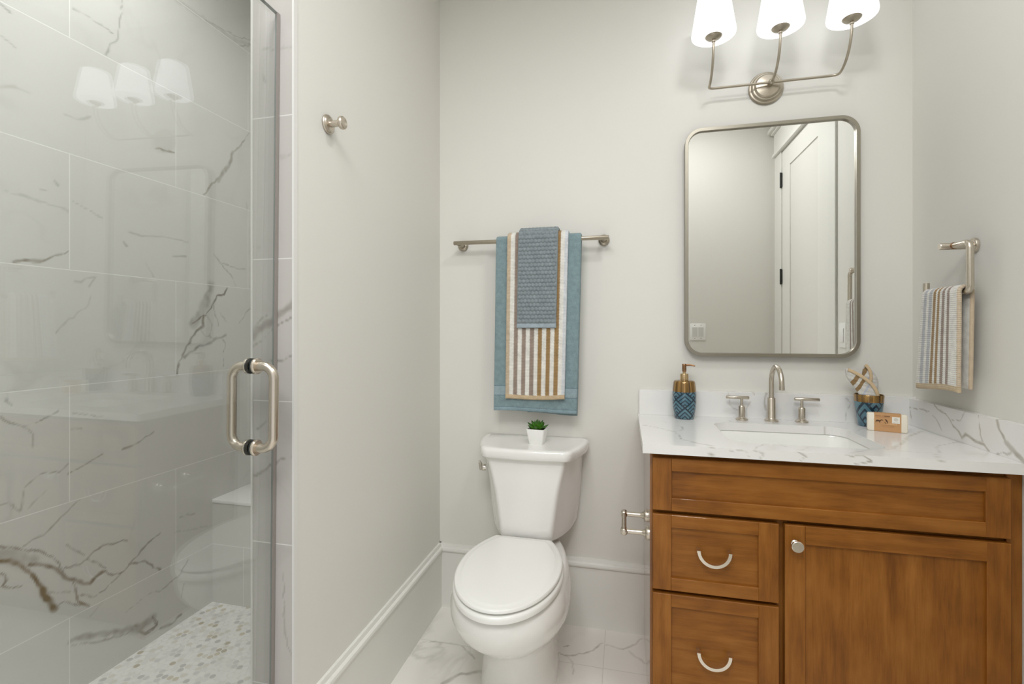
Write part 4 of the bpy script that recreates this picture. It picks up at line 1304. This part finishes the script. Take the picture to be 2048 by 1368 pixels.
def pull(cx, ztop, parent):
    """Flat half-round bow pull standing off on two short legs."""
    r, w, d, so = 0.0470, 0.0088, 0.0075, 0.027
    y0, y1 = YF + 0.0085 - so, YF + 0.0085 - so + d
    mb = MB()
    rings = []
    n = 32
    for k in range(n + 1):
        a = PI + PI * k / n
        c, s = math.cos(a), math.sin(a)
        rings.append([(cx + c * (r - w), y0, ztop + s * (r - w)), (cx + c * r, y0, ztop + s * r), (cx + c * r, y1, ztop + s * r), (cx + c * (r - w), y1, ztop + s * (r - w))])
    mb.loft(rings)
    for s in (-1, 1):
        xa, xb = cx + s * (r - w), cx + s * r
        mb.box((xa, y1 - 0.001, ztop - 0.0085), (xb, YF + 0.0085, ztop))
    return mb.build('drawer_pull', M['nickel_light'], parent, smooth=30)


f = shaker('false_drawer_front', 0.0825, 0.9722, 0.6875, 0.8445, 0.0545, 0.0385, False, cab)
d1 = shaker('drawer', 0.0825, 0.4278, 0.4495, 0.6752, 0.0535, 0.0375, False, cab)
pull(0.2535, 0.5845, d1)
d2 = shaker('drawer', 0.0825, 0.4278, 0.118, 0.4380, 0.0535, 0.0375, False, cab)
pull(0.2535, 0.2865, d2)
d3 = shaker('cabinet_door', 0.4433, 0.9728, 0.118, 0.6755, 0.0520, 0.0520, True, cab)
mb = MB()
mb.lathe([(0.0, 0.0), (0.0100, 0.0), (0.0100, 0.004), (0.0062, 0.007), (0.0058, 0.016), (0.0100, 0.0195), (0.0148, 0.0215), (0.0158, 0.0235), (0.0158, 0.0280), (0.0145, 0.0292), (0.0, 0.0295)], (0.4675, YF, 0.6265), (0, -1, 0), 32)
mb.build('knob', M['nickel_light'], d3, smooth=40)

# ---- toilet paper holder on the left side of the cabinet
t = thing('toilet_paper_holder', 'empty brushed nickel toilet paper holder on the side of the vanity', 'toilet paper holder', (0.0752, -0.36, 0.586))
for y, z in ((-0.297, 0.5895), (-0.4243, 0.5825)):
    mb = MB()
    mb.lathe([(0.0, 0.0), (0.0215, 0.0), (0.0215, 0.008), (0.0195, 0.010), (0.0130, 0.0115), (0.0110, 0.016), (0.0095, 0.020), (0.0082, 0.024), (0.0082, 0.072), (0.0, 0.072)], (0.0752, y, z), (-1, 0, 0), 28)
    mb.build('post', M['nickel'], t, smooth=50)
a, b = Vector((-0.002, -0.297, 0.5895)), Vector((-0.002, -0.4243, 0.5825))
u = (b - a).normalized()
mb = MB()
mb.tube([a - u * 0.012, a - u * 0.011, a + u * 0.010, a + u * 0.012, b - u * 0.012, b - u * 0.010, b + u * 0.011, b + u * 0.0125], [0.0095, 0.0108, 0.0108, 0.0080, 0.0080, 0.0108, 0.0108, 0.0095], 20)
mb.build('roller', M['nickel'], t, smooth=50)

# ================================================================ COUNTERTOP, BACKSPLASHES, SINK
CT, CB, CX0, CY0 = 0.889, 0.8612, 0.0525, -0.5265
SCX, SCY, SHX, SHY, SR = 0.5250, -0.2830, 0.2120, 0.1620, 0.055
hole = rrect(SCX, SCY, SHX, SHY, SR, 14)
def densify(poly, step):
    out = []
    for i in range(len(poly)):
        a, b = np.array(poly[i]), np.array(poly[(i + 1) % len(poly)])
        n = max(1, int(np.hypot(*(b - a)) / step))
        out += [tuple(a + (b - a) * k / n) for k in range(n)]
    return out
bx0, bx1, by0, by1 = CX0, XR, CY0, -0.0005
def ray_out(p):
    d = np.array(p) - np.array((SCX, SCY))
    ts = []
    if d[0] > 1e-9: ts.append((bx1 - SCX) / d[0])
    if d[0] < -1e-9: ts.append((bx0 - SCX) / d[0])
    if d[1] > 1e-9: ts.append((by1 - SCY) / d[1])
    if d[1] < -1e-9: ts.append((by0 - SCY) / d[1])
    return tuple(np.array((SCX, SCY)) + d * min(ts))
hp = densify(hole, 0.004)
ang = lambda p: math.atan2(p[1] - SCY, p[0] - SCX) % (2 * PI)
hp.sort(key=ang)
pairs = [(ang(p), p, ray_out(p)) for p in hp]
for c in ((bx0, by0), (bx1, by0), (bx1, by1), (bx0, by1)):       # exact slab corners
    a = ang(c)
    k = max([i for i, q in enumerate(pairs) if q[0] <= a], default=len(pairs) - 1)
    q0, q1 = pairs[k], pairs[(k + 1) % len(pairs)]
    tt = (a - q0[0]) / max((q1[0] - q0[0]) % (2 * PI), 1e-9)
    pairs.append((a, tuple(np.array(q0[1]) * (1 - tt) + np.array(q1[1]) * tt), c))
    pairs.sort(key=lambda q: q[0])
n = len(pairs)
mb = MB()
m = 44
rings = []
for k in range(m + 1):
    s = k / m
    rings.append([(q[1][0] * (1 - s) + q[2][0] * s, q[1][1] * (1 - s) + q[2][1] * s, CT) for q in pairs])
inner_top, outer_top = rings[0], rings[-1]
mb.loft(rings, False, False)
z_steps = [CT - (CT - CB) * k / 7 for k in range(8)]
def drop_out(poly, e):
    return [[(x, y, z) for x, y, _ in poly] for z in z_steps]
outer = drop_out(outer_top, 0)
inner = drop_out(inner_top, 0)
mb.loft(outer, False, False)
mb.loft(inner, False, False)
mb.loft([outer[-1], inner[-1]], False, False)
ct = mb.build('countertop', M['quartz'], None, smooth=30)
# front edge refined for the vein that runs down it
P = verts_of(ct)
is_edge = (P[:, 1] < CY0 + 0.0006)
va, wa = vein_field(P[:, :2], V_COUNTER, 0.0045)
vb, wb = vein_field(np.stack([P[:, 0], P[:, 2]], 1), V_EDGE, 0.0045)
v = np.where(is_edge & (P[:, 2] < CT - 1e-4), vb, np.where(is_edge, np.maximum(va, vb), va))
w = np.where(is_edge, wb, wa)
at = ct.data.attributes.new('vein', 'FLOAT_COLOR', 'POINT')
c4 = np.zeros((len(v), 4), dtype=np.float32)
c4[:, 0], c4[:, 1], c4[:, 3] = v, w, 1
at.data.foreach_set('color', c4.ravel())
tag(ct, 'white grey-veined quartz countertop on the brown vanity cabinet', 'countertop')

mb = MB()
grid_slab(mb, lin(0.0575, XR, 0.004), lin(CT + 0.0003, 0.9885, 0.004), lambda x, z: (x, -0.020, z), lambda x, z: (x, -0.0003, z))
bs = mb.build('backsplash', M['quartz'], None, smooth=0)
P = verts_of(bs)
set_vein(bs, P[:, [0, 2]], V_BACKS, 0.0045)
tag(bs, 'low white quartz backsplash along the wall under the mirror', 'backsplash')
mb = MB()
grid_slab(mb, lin(CY0 + 0.004, -0.0205, 0.0035), lin(CT + 0.0003, 0.9845, 0.0035), lambda y, z: (XR - 0.020, y, z), lambda y, z: (XR - 0.0003, y, z))
bs = mb.build('side_backsplash', M['quartz'], None, smooth=0)
P = verts_of(bs)
set_vein(bs, P[:, 1:], V_SIDE, 0.0045)
tag(bs, 'boldly veined quartz side splash on the right wall below the hand towel', 'backsplash')

t = thing('undermount_sink', 'white rectangular undermount sink set into the quartz countertop', 'sink', (SCX, SCY, CB - 0.001))
def sring(e, z, r):
    return [(x, y, z) for x, y in rrect(SCX, SCY, SHX + e, SHY + e, r, 10)]
mb = MB()
mb.loft([sring(0.020, CB - 0.001, 0.07), sring(0.004, CB - 0.001, 0.058), sring(0.001, CB - 0.006, 0.056), sring(-0.006, 0.800, 0.055), sring(-0.014, 0.762, 0.055), sring(-0.030, 0.740, 0.06),
         sring(-0.070, 0.731, 0.06), sring(-0.140, 0.727, 0.02), sring(-0.140, 0.715, 0.02), sring(-0.060, 0.718, 0.06), sring(-0.015, 0.728, 0.06), sring(0.004, 0.760, 0.06), sring(0.010, 0.840, 0.065), sring(0.020, 0.850, 0.07)], True, True)
# open the top: the first cap would close the bowl
mb.f = [f for f in mb.f if len(f) == 4]
mb.mi = [0] * len(mb.f)
sb = mb.build('basin', M['sink'], t, smooth=50)
mb = MB()
mb.lathe([(0.0, 0.0), (0.024, 0.0), (0.026, 0.002), (0.022, 0.0035), (0.0, 0.003)], (SCX, SCY, 0.7275), (0, 0, 1), 28)
mb.build('drain', M['nickel'], t, smooth=40)

# ================================================================ FAUCET
FX, FY = 0.5313, -0.0520
t = thing('faucet', 'brushed nickel widespread gooseneck faucet with two lever handles behind the sink', 'faucet', (FX, FY, CT))
mb = MB()
mb.lathe([(0.0, 0.0), (0.0235, 0.0), (0.0240, 0.003), (0.0220, 0.0055), (0.0160, 0.0085), (0.0140, 0.0120), (0.0136, 0.085), (0.0128, 0.0865), (0.0, 0.0868)], (FX, FY, CT), (0, 0, 1), 32)
mb.build('spout_base', M['nickel'], t, smooth=40)
mb = MB()
zc = 1.0345
mb.tube([(FX, FY, CT + 0.080), (FX, FY, zc)] + [(FX, FY - 0.0600 + 0.0600 * math.cos(PI * k / 24), zc + 0.0600 * math.sin(PI * k / 24)) for k in range(1, 25)] + [(FX, FY - 0.1200, zc - 0.010)], 0.0086, 24)
mb.lathe([(0.0, 0.0), (0.0090, 0.0), (0.0090, 0.012), (0.0, 0.012)], (FX, FY - 0.1200, zc - 0.016), (0, 0, 1), 24)
mb.build('spout', M['nickel'], t, smooth=60)
for hx, hyy, l0, l1 in ((0.4291, -0.0535, 0.3745, 0.4545), (0.6337, -0.0500, 0.6093, 0.6917)):
    mb = MB()
    mb.lathe([(0.0, 0.0), (0.0215, 0.0), (0.0220, 0.003), (0.0200, 0.0055), (0.0145, 0.008), (0.0115, 0.0115), (0.0113, 0.050), (0.0095, 0.0535), (0.0055, 0.055), (0.0050, 0.060), (0.0050, 0.082), (0.0, 0.082)], (hx, hyy, CT), (0, 0, 1), 28)
    h = mb.build('handle', M['nickel'], t, smooth=40)
    mb = MB()
    mb.tube([(l0, hyy, CT + 0.084), (l0 + 0.001, hyy, CT + 0.084), (l1 - 0.001, hyy, CT + 0.084), (l1, hyy, CT + 0.084)], [0.0048, 0.0060, 0.0060, 0.0048], 18)
    mb.build('lever', M['nickel'], h, smooth=50)

# ================================================================ SOAP DISPENSER
DX, DY = 0.2228, -0.0660
M['glaze_bottle'] = glaze_mat('blue_chevron_glaze', 0.1035, 0.060, 4, 0.0760, math.atan2(-2 - DY, 0 - DX) + 0.06, 4.0)
t = thing('soap_dispenser', 'blue and gold chevron-patterned ceramic soap pump bottle left of the faucet', 'soap dispenser', (DX, DY, CT))
mb = MB()
mb.lathe([(0.0, 0.0), (0.0330, 0.0), (0.0355, 0.002), (0.0385, 0.015), (0.0425, 0.040), (0.0440, 0.066), (0.0438, 0.090), (0.0425, 0.115), (0.0400, 0.135), (0.0385, 0.1405), (0.0360, 0.1440), (0.0250, 0.1462), (0.0150, 0.1465), (0.0, 0.1465)], (DX, DY, CT), (0, 0, 1), 56)
mb.build('bottle', M['glaze_bottle'], t, smooth=50)
mb = MB()
mb.lathe([(0.0, 0.145), (0.0153, 0.145), (0.0156, 0.1475), (0.0153, 0.1690), (0.0145, 0.1705), (0.0060, 0.1712), (0.0056, 0.180), (0.0, 0.180)], (DX, DY, CT), (0, 0, 1), 32)
pc = mb.build('pump_collar', M['gold'], t, smooth=40)
mb = MB()
mb.lathe([(0.0, 0.178), (0.0062, 0.178), (0.0078, 0.182), (0.0080, 0.2070), (0.0070, 0.2085), (0.0, 0.2087)], (DX, DY, CT), (0, 0, 1), 24)
mb.tube([(DX + 0.004, DY, CT + 0.2040), (DX + 0.020, DY - 0.003, CT + 0.2045), (DX + 0.032, DY - 0.006, CT + 0.2030), (DX + 0.0385, DY - 0.008, CT + 0.2005)], [0.0042, 0.0038, 0.0030, 0.0020], 14)
mb.build('pump_head', M['bronze'], t, smooth=50)

# ================================================================ TUMBLER WITH WASHCLOTHS
UX, UY = 0.8400, -0.0700
M['glaze_cup'] = glaze_mat('blue_diamond_glaze', 0.0865, 0.085, 4, 0.0500, math.atan2(-2 - UY, 0 - UX) - 0.28, 3.2, 0.45)
t = thing('tumbler', 'blue and gold patterned ceramic tumbler holding two rolled washcloths', 'cup', (UX, UY, CT))
mb = MB()
mb.lathe([(0.0, 0.0), (0.0310, 0.0), (0.0330, 0.002), (0.0365, 0.030), (0.0405, 0.060), (0.0435, 0.090), (0.0442, 0.1105), (0.0430, 0.1120), (0.0412, 0.1110), (0.0400, 0.085), (0.0360, 0.040), (0.0310, 0.010), (0.0, 0.008)], (UX, UY, CT), (0, 0, 1), 56)
mb.build('cup', M['glaze_cup'], t, smooth=50)


def fan_cloth(name, pairs, y, th, seed):
    """A folded washcloth stuck in the tumbler: soft slab between a left and a right edge curve, pairs run from bottom to tip."""
    L = np.array([p[0] for p in pairs], float)
    R = np.array([p[1] for p in pairs], float)
    m, n = 40, 32
    t0 = np.linspace(0, 1, len(pairs))
    tt = np.linspace(0, 1, m + 1)
    def smooth(A):
        B = np.stack([np.interp(tt, t0, A[:, k]) for k in (0, 1)], 1)
        for _ in range(3):
            B[1:-1] = 0.25 * B[:-2] + 0.5 * B[1:-1] + 0.25 * B[2:]
        return B
    L, R = smooth(L), smooth(R)
    mb = MB()
    rings, uvs = [], []
    for i in range(m + 1):
        s_ = tt[i]
        c = (L[i] + R[i]) / 2
        h = (R[i] - L[i]) / 2
        hw = np.hypot(*h)
        tk = min(th / 2, hw * 0.8) * (0.85 + 0.15 * math.sin(s_ * 9 + seed))
        ring, us = [], []
        for k in range(n):
            a = 2 * PI * k / n
            e = math.copysign(abs(math.cos(a)) ** 0.75, math.cos(a))
            f = math.copysign(abs(math.sin(a)) ** 0.8, math.sin(a))
            rip = 0.0010 * math.sin(s_ * 46 + seed + e * 2) * abs(f) + 0.0016 * math.sin(e * 5 + seed) * abs(f)
            ring.append((c[0] + h[0] * e, y + f * tk + rip, c[1] + h[1] * e))
            us.append((min(0.999, max(0.001, (0.87 * ring[-1][0] - 0.49 * ring[-1][2] - 0.1323) / 0.114)), 0.5 + 0.4 * e))
        rings.append(ring)
        uvs.append(us)
    mb.loft(rings, uvs=uvs)
    return mb.build(name, M['wash'], None, smooth=70)


def hem_band(o, pts, width, thick, flat):
    """Tan sewn hem as a flattened tube along the cloth's edge."""
    pts = [Vector(p) for p in pts]
    fl = Vector(flat).normalized()
    rings = []
    n = 14
    for i, p in enumerate(pts):
        tg = (pts[min(i + 1, len(pts) - 1)] - pts[max(i - 1, 0)]).normalized()
        w = (fl - tg * fl.dot(tg)).normalized()
        q = tg.cross(w)
        rings.append([p + w * math.cos(2 * PI * k / n) * thick + q * math.sin(2 * PI * k / n) * width for k in range(n)])
    mb = MB()
    mb.loft(rings)
    h = mb.build('hem', M['hem_tan'], o, smooth=60)
    return h

# the left cloth leans left, its hem crossing in front from the upper left to the right rim
C1 = [((0.8150, 0.9300), (0.8590, 0.9300)), ((0.8080, 0.9924), (0.8628, 0.9946)), ((0.7990, 1.0069), (0.8597, 1.0088)), ((0.7828, 1.0335), (0.8519, 1.0264)), ((0.7732, 1.0458), (0.8394, 1.0404)), ((0.7637, 1.0619), (0.8191, 1.0578)), ((0.7605, 1.0817), (0.7954, 1.0734)), ((0.7637, 1.0926), (0.7716, 1.0865))]
cw = fan_cloth('rolled_washcloth', C1, UY - 0.016, 0.022, 0.6)
tag(cw, 'striped washcloth leaning left in the tumbler, its tan hem crossing in front', 'washcloth', 'washcloths in the tumbler')
H1 = [(0.7644, 1.0883), (0.7780, 1.0822), (0.7904, 1.0753), (0.8025, 1.0680), (0.8139, 1.0598), (0.8250, 1.0508), (0.8341, 1.0425), (0.8405, 1.0350), (0.8450, 1.0276), (0.8490, 1.0200), (0.8519, 1.0128), (0.8555, 0.9996), (0.8560, 0.9800), (0.8540, 0.9550)]
hem_band(cw, [(x, UY - 0.0275, z) for x, z in H1], 0.0056, 0.0028, (0, 1, 0))
C2 = [((0.8232, 0.9300), (0.8600, 0.9300)), ((0.8232, 0.9888), (0.8700, 0.9905)), ((0.8232, 1.0181), (0.8740, 1.0196)), ((0.8248, 1.0364), (0.8756, 1.0377)), ((0.8248, 1.0492), (0.8740, 1.0504)), ((0.8248, 1.0638), (0.8693, 1.0648)), ((0.8256, 1.0766), (0.8598, 1.0773)), ((0.8288, 1.0931), (0.8471, 1.0935)), ((0.832, 1.1032), (0.8376, 1.1033))]
cw2 = fan_cloth('rolled_washcloth', C2, UY + 0.014, 0.020, 2.0)
tag(cw2, 'striped washcloth standing upright at the back of the tumbler', 'washcloth', 'washcloths in the tumbler')
H2 = [(0.8300, 1.1035), (0.8345, 1.1000), (0.8407, 1.0915), (0.8445, 1.0840), (0.8471, 1.0762), (0.8482, 1.0690), (0.8486, 1.0618), (0.8480, 1.0550), (0.8471, 1.0470)]
hem_band(cw2, [(x, UY + 0.0030, z) for x, z in H2], 0.0054, 0.0026, (0, 1, 0))

# ================================================================ SOAP BAR, turned toward the room
ca, sa = math.cos(-0.335), math.sin(-0.335)
B0 = Vector((0.7985, -0.1540, CT))
def sp(u, d, z):
    """u along the front face, d into the depth (away from the viewer), z up."""
    return (B0.x + u * ca - d * sa, B0.y + u * sa + d * ca, CT + z)
W_, D_, H_ = 0.1075, 0.026, 0.0600
t = thing('soap_bar', 'cream bar of soap in a brown kraft wrapper leaning near the tumbler', 'soap', tuple(sp(W_ / 2, D_ / 2, 0)))
def rb(e, u0, u1, d0, d1, z0, z1, r):
    ring = []
    for u, z in rrect((u0 + u1) / 2, (z0 + z1) / 2, (u1 - u0) / 2 - e, (z1 - z0) / 2 - e, max(r - e, 0.0008), 5):
        ring.append((u, z))
    return ring
mb = MB()
rr_ = [(0.0035, 0.0), (0.001, 0.0012), (0.0, 0.004), (0.0, D_ - 0.004), (0.001, D_ - 0.0012), (0.0035, D_)]
mb.loft([[sp(u, d, z) for u, z in rb(e, 0, W_, 0, D_, 0, H_, 0.006)] for e, d in rr_])
soap = mb.build('soap_block', M['soap'], t, smooth=50)
mb = MB()
k = 0.0006
U0, U1 = 0.0185, 0.0905
mb.loft([[sp(U0, -k, 0.0003), sp(U0, -k, H_ + k), sp(U0, D_ + k, H_ + k), sp(U0, D_ + k, 0.0003)], [sp(U1, -k, 0.0003), sp(U1, -k, H_ + k), sp(U1, D_ + k, H_ + k), sp(U1, D_ + k, 0.0003)]])
wr = mb.build('wrapper', M['kraft'], t, smooth=0, bevel=0.0012)
def patch(u0, z0, u1, z1, mat, name, parent, lift, poly=None):
    mb = MB()
    pl = poly or [(u0, z0), (u1, z0), (u1, z1), (u0, z1)]
    mb.loft([[sp(u, -k - lift, z) for u, z in pl], [sp(u, -k - lift - 0.0002, z) for u, z in pl]])
    return mb.build(name, mat, parent, smooth=0)
st = patch(0.0660, 0.0300, 0.0865, 0.0515, M['sticker'], 'sticker', t, 0.0001)
patch(0, 0, 0, 0, M['sticker_mark'], 'seal_mark', st, 0.0004, [(0.0762 + 0.0058 * math.cos(a * PI / 10), 0.0428 + 0.0056 * math.sin(a * PI / 10)) for a in range(20)])
patch(0.0690, 0.0325, 0.0835, 0.0340, M['sticker_mark'], 'seal_text', st, 0.0004)
# printed lettering: two lines over the drawing, faint script below; the drawing of two small animals
def glyph_row(u, z, h, widths, mat, nm, gap=0.0008):
    mb = MB()
    for w in widths:
        if w > 0:
            pl = [(u, z), (u + w * 0.38, z), (u + w * 0.38, z + h * 0.42), (u + w * 0.62, z + h * 0.42), (u + w * 0.62, z), (u + w, z), (u + w, z + h), (u, z + h)]
            mb.loft([[sp(a, -k - 0.0001, b) for a, b in pl], [sp(a, -k - 0.0003, b) for a, b in pl]])
        u += abs(w) + gap
    return mb.build(nm, mat, wr, smooth=0)
glyph_row(0.0225, 0.0503, 0.0030, [0.0017, 0.0017, 0.0017, 0.0017, 0.0017, 0.0017, -0.001, 0.0016, 0.0016, -0.001], M['ink_mid'], 'printed_line')
glyph_row(0.0460, 0.0500, 0.0034, [0.0022, 0.0022, 0.0022, 0.0022, 0.0022], M['ink'], 'printed_line')
glyph_row(0.0235, 0.0466, 0.0012, [0.0012] * 19, M['ink_mid'], 'printed_line')
glyph_row(0.0540, 0.0240, 0.0046, [0.0020, 0.0020, 0.0024, 0.0020, 0.0020, 0.0024, 0.0020], M['ink_pale'], 'printed_line', 0.0016)
glyph_row(0.0360, 0.0205, 0.0012, [0.0013] * 18, M['ink_mid'], 'printed_line')
glyph_row(0.0400, 0.0165, 0.0012, [0.0013] * 15, M['ink_mid'], 'printed_line')
goat = [(0.0228, 0.0290), (0.0240, 0.0290), (0.0243, 0.0330), (0.0320, 0.0330), (0.0335, 0.0285), (0.0348, 0.0285), (0.0350, 0.0340), (0.0385, 0.0375), (0.0420, 0.0370), (0.0432, 0.0355), (0.0425, 0.0385), (0.0395, 0.0405), (0.0360, 0.0390), (0.0330, 0.0370), (0.0290, 0.0385), (0.0245, 0.0380), (0.0228, 0.0350)]
bird = [(0.0465, 0.0415), (0.0500, 0.0420), (0.0535, 0.0385), (0.0552, 0.0330), (0.0555, 0.0270), (0.0540, 0.0270), (0.0530, 0.0320), (0.0505, 0.0345), (0.0490, 0.0385)]
patch(0, 0, 0, 0, M['ink'], 'printed_drawing', wr, 0.0001, goat)
patch(0, 0, 0, 0, M['ink'], 'printed_drawing', wr, 0.0001, bird)
patch(0, 0, 0, 0, M['ink'], 'printed_drawing', wr, 0.0001, [(0.0462, 0.0325), (0.0480, 0.0320), (0.0510, 0.0275), (0.0500, 0.0265), (0.0475, 0.0290)])

# ================================================================ TOWEL RING AND HAND TOWEL
t = thing('towel_ring', 'open square brushed nickel towel ring on the right wall above the counter', 'towel ring', (XR, -0.3135, 1.478))
RX = 0.950
mb = MB()
mb.lathe([(0.0, 0.0), (0.0222, 0.0), (0.0225, 0.006), (0.0212, 0.0085), (0.0185, 0.0095), (0.0165, 0.0115), (0.0, 0.0115)], (XR, -0.3135, 1.478), (-1, 0, 0), 36)
mb.build('flange', M['nickel'], t, smooth=40)
mb = MB()
mb.lathe([(0.0, 0.010), (0.0102, 0.010), (0.0102, 0.087), (0.0085, 0.090), (0.0, 0.090)], (XR, -0.3135, 1.478), (-1, 0, 0), 28)
mb.build('post', M['nickel'], t, smooth=40)
mb = MB()
mb.tube(rounded_path([(RX, -0.3115, 1.478), (RX, -0.3905, 1.478), (RX, -0.3925, 1.3385), (RX, -0.1905, 1.3385), (RX, -0.1905, 1.3790)], [0.018, 0.018, 0.016], 10), 0.0088, 22)
mb.build('ring', M['nickel'], t, smooth=60)
mb = MB()
mb.lathe([(0.0, 0.0), (0.0100, 0.0), (0.0104, 0.002), (0.0100, 0.004), (0.0, 0.004)], (RX, -0.3225, 1.478), (0, -1, 0), 24)
mb.build('collar', M['bronze'], t, smooth=40)
o = drape('hand_towel', M['towel_hand'], (-0.3790, -0.2035), (-0.3800, -0.1660), 0.0155, 0.0110, 1.0470, 1.058, RX, 1.3385, nx=50, step=0.006, wave=0.0018, seed=0.5, axis='y', xbb=(-0.3720, -0.1700), flip=True, skew=(-0.006, 0))
tag(o, 'striped hand towel with tan hem hanging from the towel ring on the right wall', 'towel')
